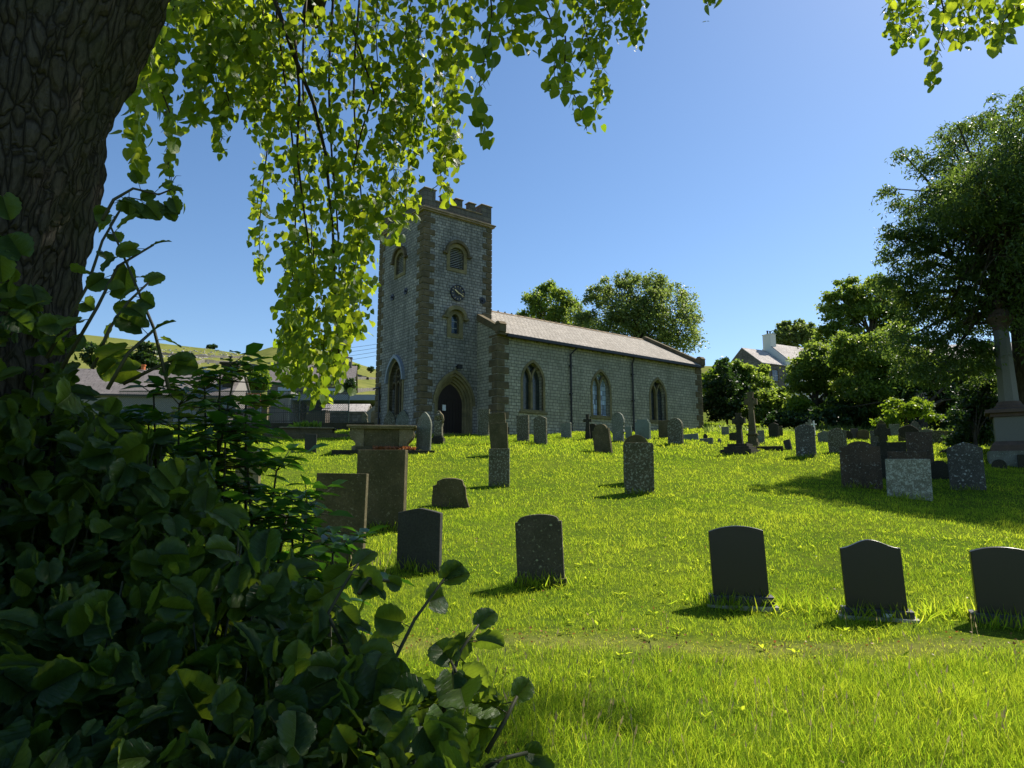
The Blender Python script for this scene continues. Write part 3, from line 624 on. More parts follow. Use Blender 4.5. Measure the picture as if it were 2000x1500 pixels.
# ---------------------------------------------------------------- graves
def outline(kind, w, h):
    a = w / 2
    if kind == 'flat': return [(-a, 0), (a, 0), (a, h), (-a, h)]
    if kind == 'soft': r = .12 * w; return [(-a, 0), (a, 0)] + [(a - r + r * cos(q * pi / 12), h - r + r * sin(q * pi / 12)) for q in range(7)] + [(-a + r - r * sin(q * pi / 12), h - r + r * cos(q * pi / 12)) for q in range(7)]
    def top(f, n=20, z0=0): return [(-a, 0), (a, 0)] + [(a - 2 * a * i / n, f(1 - 2 * i / n)) for i in range(n + 1)]
    if kind == 'segment': return top(lambda t: h - .11 * w * t * t)
    if kind == 'round': return top(lambda t: h - a * .95 * (1 - sqrt(max(0, 1 - t * t))), 28)
    if kind == 'peak': return top(lambda t: h - .2 * w * abs(t) ** 1.25)
    if kind == 'low_peak': return top(lambda t: h - .10 * w * (abs(t) ** 1.3))
    if kind == 'ogee': return top(lambda t: h - .085 * w * (1 - cos(pi * min(1, abs(t)))) * 1.0)
    if kind == 'gothic':
        H = w * .95; R = (H * H + a * a) / w; th = math.asin(min(1, H / R)); L = [(-a + R - R * cos(th * i / 10), h - H + R * sin(th * i / 10)) for i in range(11)]
        return [(-a, 0), (a, 0)] + [(-x, z) for x, z in L] + [(x, z) for x, z in reversed(L[:-1])]
    if kind == 'shoulder':   # square shoulders, raised round centre
        s = a * .78; H = w * .30; n = 16
        return [(-a, 0), (a, 0), (a, h - H), (s, h - H)] + [(s * cos(pi * i / n), h - H + H * sin(pi * i / n)) for i in range(1, n)] + [(-s, h - H), (-a, h - H)]
    if kind == 'shoulder_low':
        s = a * .62; H = w * .15; n = 16; z1 = h - H
        return [(-a, 0), (a, 0), (a, z1), (s, z1)] + [(s * cos(pi * i / n), z1 + H * sin(pi * i / n)) for i in range(1, n)] + [(-s, z1), (-a, z1)]
    if kind == 'camel':      # stepped corners with segmental head
        H = .13 * w; n = 14
        return [(-a, 0), (a, 0), (a, h - H * 1.3), (a * .88, h - H * 1.3), (a * .88, h - H)] + [(a * .84 * cos(pi * i / n), h - H * .9 + H * .9 * sin(pi * i / n)) for i in range(n + 1)] + [(-a * .88, h - H), (-a * .88, h - H * 1.3), (-a, h - H * 1.3)]
    if kind == 'wavy':       # ornate sides with pointed oval head
        L = [(a * .82, 0), (a * .82, h * .38), (a, h * .42), (a * .86, h * .5), (a * .95, h * .56), (a * .9, h * .6), (a, h * .68), (a * .97, h * .78), (a * .75, h * .9), (a * .4, h * .97)]
        return [(-a * .82, 0)] + L + [(0, h)] + [(-x, z) for x, z in reversed(L[1:])]
    if kind == 'stepped': return [(-a, 0), (a, 0), (a, h * .86), (a * .86, h * .86), (a * .86, h * .93), (a * .72, h * .93), (a * .72, h), (-a * .72, h), (-a * .72, h * .93), (-a, h * .86)]
    if kind == 'chipped': return [(-a, 0), (a * .92, 0), (a, h * .3), (a * .8, h * .55), (a * .72, h * .8), (a * .6, h * .86), (a * .55, h * .95)] + [(a * .5 - a * i / 6, h * (1 - .03 * (i - 3) ** 2 / 9)) for i in range(7)] + [(-a * .8, h * .9), (-a * .82, h * .8), (-a, h * .78)]
    if kind == 'lumpy': return [(-a, 0), (a, 0), (a * .9, h * .4), (a, h * .55), (a * .75, h * .7), (a * .9, h * .82), (a * .4, h * .95), (0, h), (-a * .5, h * .93), (-a * .85, h * .75), (-a * .7, h * .6), (-a, h * .4)]
def headstone(x, top, base, wpx, kind, mat, delta=6, roll=0, label='', t=None, pitch=0, plinth=None, group='headstones standing in the churchyard', name='headstone', sink=.25, dY=0):
    p = G(x, base)
    if dY: p.y += dY; p = P(x, base, p.y)
    D = hypot(p.x, p.y); a = atan2(p.x, p.y); sc = (p.y * cos(PH) + p.z * sin(PH)) / F
    w_ = wpx * sc; h = (base - top) * sc * 1.02; t = t or min(.2, max(.1, w_ * .19))
    o = outline(kind, w_, h + sink)
    mb = MB(); mb.prism([(u, z - sink) for u, z in o], lambda u, z, d: (u, d, z), -t / 2, t / 2)
    rz = -a - radians(delta)
    if plinth:
        root = thing(name, label, 'headstone', (p.x, p.y, p.z), rz, group); st = mb.build('stone', M[mat], root, bev=.008); st.location.z = plinth[1] * .9
        st.rotation_euler = (radians(pitch), radians(roll), 0); st.scale = (1, 1, 1 - plinth[1] / h)
        q = MB(); q.box(-w_ / 2 - plinth[0], w_ / 2 + plinth[0], -t / 2 - plinth[0] * 1.2, t / 2 + plinth[0] * 1.2, -.1, plinth[1]); q.build('plinth', M[plinth[2]], root, bev=.008)
        if len(plinth) > 3:
            q = MB(); q.box(-w_ / 2 - plinth[0] * 1.8, w_ / 2 + plinth[0] * 1.8, -t / 2 - plinth[0] * 2.4, t / 2 + plinth[0] * 2.6, -.1, .025); q.build('foundation_slab', M['concrete'], root, bev=.005)
        return root
    ob = mb.build(name, M[mat], None, bev=.01); ob.location = p; ob.rotation_euler = (radians(pitch), radians(roll), rz)
    return tag(ob, label, 'headstone', group)
HS = headstone
HS(660, 930, 1105, 100, 'flat', 'brown', 16, 1, 'tall dark brown flat topped slab, nearer one of the two tallest slabs beside the bushes', t=.14)
HS(742, 884, 1038, 100, 'flat', 'brown', 22, .5, 'tallest brown slab with square top, behind and right of the other tall slab', t=.16)
HS(818, 1000, 1117, 88, 'low_peak', 'slate_stone', 20, .5, 'smooth charcoal grey headstone with shallow pointed top, just right of the tall brown slabs', t=.12)
HS(880, 936, 991, 74, 'chipped', 'brown', 6, 4, 'low broken brown headstone leaning left with chipped right side', pitch=4)
HS(975, 878, 950, 41, 'flat', 'lich', 7, 0, 'square topped lichen speckled stone directly in front of a narrower one, centre of the slope')
HS(976, 828, 890, 34, 'flat', 'brown', 8, -2, 'narrow brown slab rising right behind the speckled square stone at centre')
HS(974, 808, 866, 33, 'flat', 'brown', 8, -4, 'leaning brown slab behind the narrow slab, rearmost of the three in line')
HS(1249, 868, 965, 57, 'soft', 'lich', -5, .5, 'upright speckled stone with soft corners right of centre, round stone behind it', dY=0)
HS(1244, 852, 945, 50, 'round', 'brown', -5, 0, 'round headed stone showing just above the speckled upright stone right of centre')
HS(1057, 1012, 1145, 92, 'camel', 'spot', 6, -2.5, 'dark headstone with pale round lichen spots and curved shouldered top, standing alone', t=.1, plinth=(.03, .09, 'brown'))
HS(1448, 1035, 1188, 104, 'segment', 'granite', -8, -2, 'plain black granite headstone with gently arched top, leftmost of the three black ones', t=.09, plinth=(.05, .13, 'granite_edge', 1))
hs9 = HS(1713, 1062, 1210, 107, 'ogee', 'granite', -8, -2, 'black granite headstone with wavy raised centre top, middle of the three black ones', t=.09, plinth=(.05, .1, 'granite_edge', 1))
MB().box(.05, .14, -.125, -.12, .03, .07).build('maker_plate', M['paper'], hs9)
HS(1972, 1077, 1224, 104, 'segment', 'granite', -12, -1, 'black granite headstone cut off by the right frame edge', t=.1, plinth=(.07, .11, 'granite_edge'))
HS(482, 884, 966, 50, 'flat', 'brownlight', 30, 0, 'tan square topped slab partly hidden by the bushes at left')
HS(498, 876, 905, 20, 'flat', 'slate_pale', 4, 0, 'small pale grey stone showing behind the tan slab by the bushes')
HS(606, 849, 884, 22, 'flat', 'slate_stone', 6, 0, 'short grey square stone alone on the grass in front of the flat ledger tomb')
HS(787, 801, 848, 32, 'gothic', 'greyst', 30, 0, 'pointed mossy headstone behind the right end of the chest tomb')
HS(761, 803, 846, 26, 'gothic', 'lich', 30, 0, 'pointed lichened headstone behind the middle of the chest tomb')
HS(730, 802, 840, 15, 'round', 'brownlight', 40, 0, 'narrow round topped tan stone seen edge on beyond the chest tomb')
HS(711, 806, 840, 16, 'lumpy', 'lich', 30, 0, 'ivy covered lumpy stone beyond the left end of the chest tomb')
HS(827, 806, 880, 31, 'gothic', 'greyst', 30, 2, 'tall pointed grey headstone at the right corner of the chest tomb')
HS(895, 795, 847, 22, 'gothic', 'greyst', 30, 0, 'slim pointed headstone standing in front of the church door')
HS(944, 800, 852, 24, 'flat', 'lich', 30, 2, 'lichen speckled square slab between the church door and nave corner')
HS(1022, 812, 862, 26, 'flat', 'lich', 30, -1, 'lichened flat topped slab below the first nave window, left of a curved one')
HS(1056, 813, 867, 28, 'peak', 'lich', 30, -1, 'small headstone with bell shaped head below the first nave window')
HS(1106, 826, 855, 22, 'soft', 'greyst', 30, 0, 'small grey rounded block stone near the first downpipe')
HS(1158, 828, 856, 24, 'shoulder_low', 'dark', 30, 0, 'low dark stone behind the leaning round shouldered one')
HS(1179, 829, 884, 37, 'shoulder', 'brown', 30, -7, 'mossy round shouldered headstone leaning left below the middle nave window')
HS(1208, 806, 862, 28, 'wavy', 'greyst', 30, 0, 'ornate grey headstone with scrolled sides and oval head by the middle nave window')
HS(1228, 833, 858, 13, 'flat', 'slate_pale', 30, 0, 'small thin slate beside the second downpipe')
HS(1256, 820, 858, 32, 'stepped', 'slate_pale', 30, 0, 'pale green slate headstone with stepped corners right of the second downpipe')
HS(1299, 822, 856, 26, 'flat', 'brown', 30, 0, 'brown slab behind the round lichened stone below the third nave window')
HS(1320, 818, 867, 32, 'round', 'lich', 30, 0, 'round headed lichened stone with notched shoulder below the third nave window')
HS(1350, 848, 859, 28, 'flat', 'slate_pale', 8, -3, 'low pale slate lying by the far nave corner')
HS(1378, 847, 862, 10, 'lumpy', 'dark', 5, 0, 'small dark rough stone at the foot of the far nave corner')
HS(1388, 855, 867, 9, 'flat', 'greyst', 5, 0, 'tiny grey marker right of the far nave corner, nearest of three')
HS(1405, 856, 865, 8, 'lumpy', 'greyst', 5, 0, 'tiny rough marker in the grass left of the small wheel cross')
HS(1417, 834, 850, 14, 'flat', 'greyst', 8, 0, 'small grey slab in long grass beyond the nave corner')
HS(1434, 845, 862, 18, 'segment', 'dark', 8, 0, 'low dark headstone just behind the small wheel cross')
HS(1487, 841, 866, 13, 'flat', 'greyst', 30, 0, 'small grey slab beside the pedestal of the tall cross')
HS(1512, 826, 855, 20, 'peak', 'dark', 30, 0, 'dark gabled stone in the long grass right of the tall cross')
HS(1524, 833, 852, 10, 'soft', 'brown', 30, 0, 'small brown stone beside the dark gabled one in long grass')
HS(1541, 859, 878, 13, 'flat', 'slate_stone', 30, -12, 'small tilted grey slab left of the big peaked lichened headstone')
HS(1575, 830, 893, 36, 'peak', 'spotg', 8, 0, 'tall peaked headstone covered in pale lichen, in front of a white cross')
HS(1611, 842, 864, 24, 'ogee', 'greyst', -6, 0, 'low pale headstone between the peaked lichened stone and its darker neighbour')
HS(1637, 837, 884, 33, 'peak', 'lich', -6, 0, 'dark speckled peaked headstone right of the tall peaked lichened one')
HS(1657, 842, 858, 16, 'round', 'dark', -10, 0, 'small black rounded headstone far back, left of a black square one')
HS(1669, 838, 856, 14, 'flat', 'granite', -8, 0, 'small black square headstone far back beside a rounded one')
HS(1687, 840, 858, 21, 'camel', 'brown', -8, 0, 'small brown headstone with cut shoulders far back on sunlit grass')
HS(1684, 864, 953, 71, 'shoulder_low', 'red', -4, 0, 'broad dark red brown headstone with raised curved centre, in tree shade')
HS(1746, 866, 938, 50, 'flat', 'dark', -4, 0, 'dark slab in shade behind the big pale lichened square stone')
HS(1716, 842, 876, 26, 'flat', 'spotg', -4, 0, 'pale mottled slab behind the dark stone cross')
HS(1724, 821, 862, 18, 'gothic', 'brown', -4, 0, 'brown pointed headstone rising behind the dark stone cross')
HS(1748, 829, 852, 18, 'flat', 'greyst', -6, 0, 'grey square stone far back right of the dark cross')
HS(1799, 845, 905, 44, 'flat', 'red', -5, 0, 'reddish square slab in shade right of the dark round topped monument')
HS(1775, 884, 960, 66, 'flat', 'red', -5, 1, 'red slab whose top edge shows just above the big pale lichened stone')
HS(1777, 899, 974, 76, 'flat', 'pale', -4, 1, 'large pale lichen covered square stone, nearest in the shaded group')
HS(1835, 901, 936, 38, 'shoulder_low', 'dark', -6, 3, 'low dark shouldered stone between the big pale stone and the lichen blotched one')
HS(1788, 822, 848, 22, 'gothic', 'spotg', -8, 0, 'pale pointed headstone far back behind the dark round topped monument')
HS(1810, 839, 862, 24, 'segment', 'greyst', -8, 0, 'low grey arched stone far back in the sunlit strip, left of a pair')
HS(1830, 842, 866, 22, 'flat', 'lich', -8, 0, 'square lichened stone far back in the sunlit strip, middle of three')
HS(1852, 842, 858, 20, 'flat', 'brown', -8, 0, 'small brown stone far back in the sunlit strip, right of the lichened square')
HS(1891, 866, 957, 58, 'peak', 'spotg', -6, 0, 'dark grey headstone with big pale lichen blotches left of the tall column')
HS(1762, 848, 862, 12, 'flat', 'brown', -8, 0, 'tiny brown slab peeping left of the dark round topped monument')
HS(1952, 898, 915, 24, 'round', 'dark', -8, 0, 'low curved kerb stone at the foot of the tall column')
HS(1999, 889, 915, 16, 'soft', 'dark', -8, 0, 'small dark block at the right edge beside the tall column')
# white cross, stone crosses
def cross(x, top, base, wpx, mat, label, cat='cross', wheel=0, steps=0, shaft=.22, pedestal=0, delta=5, arm=.75, name='stone_cross', taper=0.75):
    p = G(x, base); a = atan2(p.x, p.y); sc = (p.y * cos(PH) + p.z * sin(PH)) / F; w_ = wpx * sc; H = (base - top) * sc; s = w_ * shaft
    root = thing(name, label, cat, (p.x, p.y, p.z), -a - radians(delta)); z0 = 0
    if steps:
        q = MB(); sw = w_ * 1.1
        for i in range(steps): k = sw * (1 + .38 * (steps - i)) / 2; q.box(-k, k, -k, k, z0 - (.3 if i == 0 else 0), z0 + H * .07 + .0); z0 += H * .07 + .001
        q.build('steps', M['brown' if mat == 'brown' else 'dark'], root, bev=.01)
    if pedestal:
        k = w_ * .36; q = MB(); q.box(-k * 1.25, k * 1.25, -k * 1.25, k * 1.25, z0 - .2, z0 + H * .08); q.box(-k, k, -k, k, z0 + H * .08, z0 + H * pedestal, tx=k * .1, ty=k * .1); q.box(-k * 1.2, k * 1.2, -k * 1.2, k * 1.2, z0 + H * pedestal, z0 + H * (pedestal + .03)); q.box(-k * .9, k * .9, -k * .9, k * .9, z0 + H * (pedestal + .03), z0 + H * (pedestal + .08), tx=k * .3, ty=k * .3)
        q.build('pedestal', M[mat], root, bev=.01); z0 += H * (pedestal + .06)
    cz = H - w_ * .5 if not arm else z0 + (H - z0) * arm
    cz = min(cz, H - w_ * .42); m = MB(); d = s * .42; b = s * .5
    m.add([(-b * 1.35, -d * 1.3, z0 - .05), (b * 1.35, -d * 1.3, z0 - .05), (b * 1.35, d * 1.3, z0 - .05), (-b * 1.35, d * 1.3, z0 - .05), (-b * taper, -d, cz), (b * taper, -d, cz), (b * taper, d, cz), (-b * taper, d, cz)], [(0, 1, 2, 3), (4, 5, 6, 7), (0, 1, 5, 4), (1, 2, 6, 5), (2, 3, 7, 6), (3, 0, 4, 7)])
    e = s * .5 * .8; fl = e * (1.5 if wheel else 1.0); r = w_ / 2
    for q in range(4):
        ca, sa = cos(q * pi / 2), sin(q * pi / 2); rr = r if q % 2 == 0 else (H - cz if q == 1 else r)
        pts = [(0, -e * .7), (rr, -fl), (rr, fl), (0, e * .7)]
        if q == 3 and not wheel: continue
        m.prism([(u * ca - v * sa, cz + u * sa + v * ca) for u, v in pts], lambda u, z, dd: (u, dd, z), -d * (1.0 + .01 * q), d * (1.0 + .01 * q))
    if wheel:
        n = 24; m.ring([(r * .58 * cos(2 * pi * i / n), cz + r * .58 * sin(2 * pi * i / n)) for i in range(n)], [(r * .8 * cos(2 * pi * i / n), cz + r * .8 * sin(2 * pi * i / n)) for i in range(n)], lambda u, z, dd: (u, dd, z), -d * .8, d * .8)
    m.build('cross', M[mat], root, bev=.008)
    return root
cross(1446, 807, 884, 25, 'dark', 'dark wheel headed cross on a stepped base, beyond the far nave corner', wheel=1, steps=3, shaft=.38, delta=18)
cross(1471, 765, 872, 24, 'brown', 'tallest brown stone cross on a square pedestal, behind the wheel headed cross', wheel=1, pedestal=.2, shaft=.42, delta=10)
cross(1148, 809, 858, 16, 'dark', 'plain dark latin cross below the middle nave window', shaft=.5)
cross(1591, 822, 852, 10, 'white', 'small white marble cross behind the peaked lichened headstone', shaft=.34, steps=1)
cross(1727, 829, 892, 28, 'dark', 'dark thick wheel cross in tree shade behind the broad red brown headstone', wheel=1, shaft=.45, delta=-4)
cross(1878, 831, 868, 20, 'dark', 'small dark cross on a block, far back left of the tall column', shaft=.45, pedestal=.3, delta=-4)
cross(1583, 820, 850, 14, 'greyst', 'grey stone cross half hidden behind the small white cross', shaft=.5)
# dark round topped monument
def round_monument():
    p = G(1777, 878); sc = (p.y * cos(PH) + p.z * sin(PH)) / F; r = thing('monument', 'dark mossy monument with wide round top on a thin stem, in tree shade', 'monument', p, -atan2(p.x, p.y))
    R = 17 * sc; mb = MB(); pts = []
    for i in range(28): q = 2 * pi * i / 28; k = R * (1 + .07 * sin(q * 5 + 1)); pts.append((k * cos(q), R * 1.9 + k * .75 * sin(q) + .05))
    mb.prism(pts, lambda u, z, d: (u, d, z), -.09, .09); mb.build('head', M['dark'], r, bev=.03)
    MB().box(-R * .35, R * .3, -.08, .08, -.2, R * 1.35).build('stem', M['dark'], r, bev=.01)
round_monument()
# draped urn monument
def urn_monument():
    p = G(856, 866); sc = (p.y * cos(PH) + p.z * sin(PH)) / F; r = thing('urn_monument', 'mossy pedestal topped by a draped urn, left of the church door', 'monument', p, radians(-8))
    k = 11.5 * sc; H = 64 * sc
    m = MB(); m.box(-k, k, -k * .7, k * .7, -.2, H * .17); m.box(-k * .86, k * .86, -k * .6, k * .6, H * .171, H * .22, tx=.03, ty=.03); m.build('plinth', M['dark'], r, bev=.01)
    m = MB(); m.prism([(-k * .72, H * .22), (k * .72, H * .22), (k * .66, H * .5), (k * .8, H * .6), (k * .62, H * .7), (-k * .6, H * .7), (-k * .8, H * .62), (-k * .66, H * .5)], lambda u, z, d: (u, d, z), -k * .5, k * .5); m.build('pedestal', M['lich'], r, bev=.02)
    m = MB(); m.lathe([(k * .3, H * .7), (k * .35, H * .73), (k * .75, H * .8), (k * .8, H * .86), (k * .5, H * .91), (k * .28, H * .93), (k * .36, H * .96), (k * .3, H * .99), (.02, H)], 16); m.build('urn', M['lich'], r, sm=True)
    m = MB(); m.tube([(k * .3, -k * .45, H * .93), (k * .7, -k * .5, H * .84), (k * .85, -k * .4, H * .72), (k * .8, -k * .35, H * .6)], [k * .2, k * .26, k * .22, k * .1], 8); m.build('drapery', M['brownlight'], r, sm=True)
urn_monument()
def chest_tomb():
    p = G(742, 884); sc = (p.y * cos(PH) + p.z * sin(PH)) / F; u = sc
    r = thing('chest_tomb', 'large chest tomb with overhanging slab and scrolled ends on a mossy plinth', 'tomb', (p.x, p.y + .5, p.z + .0), radians(6)); D = .55
    m = MB(); m.box(-92 * u, 104 * u, -D - .35, D + .4, -.3, 4 * u); m.build('plinth', M['dark'], r, bev=.02)
    m = MB(); m.box(-50 * u, 56 * u, -D - .02, D + .02, 4 * u + .001, 12 * u); m.build('base_course', M['brown'], r, bev=.02)
    m = MB(); m.box(-44 * u, 46 * u, -D + .04, D - .04, 12 * u, 46 * u); m.build('body', M['brown'], r)
    for s in (-1, 1):
        L = [(34, 4), (57, 4), (57, 12), (50, 14), (50, 18), (55, 23), (60, 29), (63, 36), (62, 42), (57, 46), (34, 46)]
        m = MB(); m.prism([(s * a * u, b * u) for a, b in L], lambda a, z, d: (a, d, z), -D - .01, D + .01); m.build('scroll_end', M['brownlight'], r, bev=.025)
    m = MB(); m.box(-62 * u, 62 * u, -D - .12, D + .12, 46 * u, 49 * u); m.box(-67 * u, 67 * u, -D - .16, D + .16, 49 * u + .001, 53 * u); m.build('top_slab', M['brownlight'], r, bev=.025)
    n = 900; X = rng.uniform(-30 * u, 66 * u, n); c = np.floor(X / (.28)); keep = (np.sin(c * 12.9) > -.5); X = X[keep]; n = len(X)
    pos = np.stack([X, rng.uniform(-D - .3, -D + .0, n), np.full(n, 4 * u) + .01], -1)
    d = rdir(n, 1.5); o = leaves('dried_weeds', pos, d, rdir(n), rng.uniform(.06, .2, n), T_lance(), M['dead'], r)
chest_tomb()
def ledger_tomb():
    p = G(592, 858); sc = (p.y * cos(PH) + p.z * sin(PH)) / F; u = sc
    r = thing('ledger_tomb', 'low stepped ledger tomb of two flat slabs with weeds on top, near the railings', 'tomb', (p.x, p.y + .7, p.z), radians(8))
    m = MB(); m.box(-77 * u, 80 * u, -.9, .9, -.3, 11 * u); m.build('lower_slab', M['brown'], r, bev=.03)
    m = MB(); m.box(-44 * u, 50 * u, -.62, .62, 11 * u + .001, 21 * u); m.build('side_block', M['brown'], r, bev=.02)
    m = MB(); m.box(-50 * u, 54 * u, -.72, .72, 21 * u + .001, 24 * u); m.build('top_slab', M['brownlight'], r, bev=.02)
    n = 160; pos = np.stack([rng.normal(0, .3, n), rng.uniform(-.3, .3, n), np.full(n, 24 * u)], -1); leaves('weeds', pos, rdir(n, 2), rdir(n), rng.uniform(.15, .45, n), T_lance(), M['bright'], r)
ledger_tomb()
def column():
    p = G(1984, 908); sc = (p.y * cos(PH) + p.z * sin(PH)) / F; u = sc; root = thing('column_monument', 'tall grey column on a pink stone pedestal topped by an urn, at the right edge', 'monument', p, radians(-34)); z = lambda y: (908 - y) * u
    m = MB(); m.box(-43 * u, 43 * u, -43 * u, 43 * u, -.3, z(882)); m.build('base', M['greyst'], root, bev=.01)
    m = MB(); m.box(-37 * u, 37 * u, -37 * u, 37 * u, z(882) + .001, z(871)); m.box(-37 * u, 37 * u, -37 * u, 37 * u, z(871) + .001, z(863), tx=7 * u, ty=7 * u); m.build('moulded_base', M['colpink'], root, bev=.01)
    m = MB(); m.box(-28 * u, 28 * u, -28 * u, 28 * u, z(863), z(815)); m.build('pedestal', M['colgrey'], root, bev=.01)
    m = MB(); m.box(-33 * u, 33 * u, -33 * u, 33 * u, z(815) + .001, z(808)); m.box(-41 * u, 41 * u, -41 * u, 41 * u, z(808) + .001, z(801)); m.box(-37 * u, 37 * u, -37 * u, 37 * u, z(801) + .001, z(798), tx=8 * u, ty=8 * u); m.build('cornice', M['colpink'], root, bev=.008)
    m = MB(); m.lathe([(25 * u, z(798)), (25 * u, z(794)), (21 * u, z(790)), (20 * u, z(787)), (18.5 * u, z(784))], 24); m.build('column_base', M['colpink'], root)
    m = MB(); m.lathe([(17.5 * u, z(784)), (13.5 * u, z(640))], 8, ph=pi / 8); m.build('shaft', M['colgrey'], root)
    m = MB(); m.lathe([(14 * u, z(640)), (14 * u, z(637)), (15 * u, z(630)), (22 * u, z(618)), (23.5 * u, z(614)), (22 * u, z(612)), (16 * u, z(602)), (13 * u, z(598)), (5 * u, z(597))], 24); m.build('capital', M['colpink'], root, bev=0)
    m = MB(); m.lathe([(5 * u, z(597)), (4 * u, z(592)), (9 * u, z(586)), (9.5 * u, z(581)), (6 * u, z(577)), (1 * u, z(575))], 16); m.build('urn', M['colpink'], root, sm=True)
column()
def fallen():
    p = G(1866, 886); m = MB(); m.prism([(-.6, 0), (.6, 0), (.62, .12), (.3, .3), (-.1, .24), (-.5, .1)], lambda u, z, d: (u, d, z), -.35, .35)
    o = m.build('fallen_stone', M['dark'], bev=.05); o.location = p; o.rotation_euler = (0, 0, -.5); tag(o, 'dark slab lying in the grass left of the tall column', 'headstone')
fallen()
for i, (x, y, s, lb) in enumerate([(1380, 862, .3, 'rough grey kerb block below the far nave corner'), (1500, 878, .55, 'low flat kerb stone right of the stepped cross base'), (1237, 857, .3, 'small kerb fragment by the foot of the second downpipe')]):
    p = G(x, y); m = MB(); m.box(-s, s, -.25, .25, -.1, .12); o = m.build('kerb_stone', M['greyst' if i != 1 else 'dark'], bev=.02); o.location = p; o.rotation_euler = (0, 0, -.3); tag(o, lb, 'kerb stone')
# ---------------------------------------------------------------- houses and walls in the background
def bench():
    p = G(1040, 846); r = thing('bench', 'brown wooden bench against the nave wall between two headstones', 'bench', (p.x, p.y, p.z), radians(37))
    MB().box(-.7, .7, -.2, .2, .4, .45).build('seat', M['terra'], r); MB().box(-.7, .7, .2, .25, .5, .85).build('backrest', M['terra'], r)
    for x in (-.6, .6): MB().box(x - .04, x + .04, -.18, .18, 0, .4).build('leg', M['wood'], r)
bench()
def gable(mb, L, W, z0, H, R):   # ridge along x, centred at origin in y
    mb.add([(0, -W, z0), (L, -W, z0), (L, W, z0), (0, W, z0), (0, -W, H), (L, -W, H), (L, W, H), (0, W, H), (0, 0, R), (L, 0, R)],
           [(0, 1, 5, 4), (2, 3, 7, 6), (0, 4, 8, 7, 3), (1, 2, 6, 9, 5), (4, 5, 9, 8), (7, 8, 9, 6)])
def roofmb(L, W, H, R, o=.25, e=.1, t=.12):
    m = MB(); s = (R - H) / W; mp = lambda u, z, d: (d, u, z)
    m.prism([(-W - o, H - o * s + .02), (0, R + .02), (W + o, H - o * s + .02), (W + o, H - o * s + t), (0, R + t + .02), (-W - o, H - o * s + t)], mp, -e, L + e); return m
def window(par, u, z, w_, h, mp, d=.0, mat='pane', bars=True):
    f = MB(); f.ring([(u - w_ / 2, z), (u + w_ / 2, z), (u + w_ / 2, z + h), (u - w_ / 2, z + h)], [(u - w_ / 2 - .08, z - .12), (u + w_ / 2 + .08, z - .12), (u + w_ / 2 + .08, z + h + .12), (u - w_ / 2 - .08, z + h + .12)], mp, -.06, .0); f = f.build('window', M['quoin'], par)
    MB().prism([(u - w_ / 2, z), (u + w_ / 2, z), (u + w_ / 2, z + h), (u - w_ / 2, z + h)], mp, -.02, -.003).build('pane', M[mat], f)
    if bars:
        b = MB(); b.prism([(u - .03, z), (u + .03, z), (u + .03, z + h), (u - .03, z + h)], mp, -.045, -.021); b.prism([(u - w_ / 2, z + h * .48), (u + w_ / 2, z + h * .48), (u + w_ / 2, z + h * .53), (u - w_ / 2, z + h * .53)], mp, -.046, -.0215); b.build('glazing_bars', M['frame'], f)
def stack(par, x0, x1, y0, y1, z0, z1, mat, pots=0, potm='black'):
    c = MB(); c.box(x0, x1, y0, y1, z0, z1); c.box(x0 - .07, x1 + .07, y0 - .07, y1 + .07, z1 + .001, z1 + .1); c = c.build('chimney', M[mat], par)
    for i in range(pots):
        cx = x0 + (x1 - x0) * (i + .5) / pots; MB().lathe([(.13, z1 + .1), (.11, z1 + .55), (.17, z1 + .56), (.17, z1 + .62)], 12, cx, (y0 + y1) / 2).build('chimney_pot', M[potm], c)
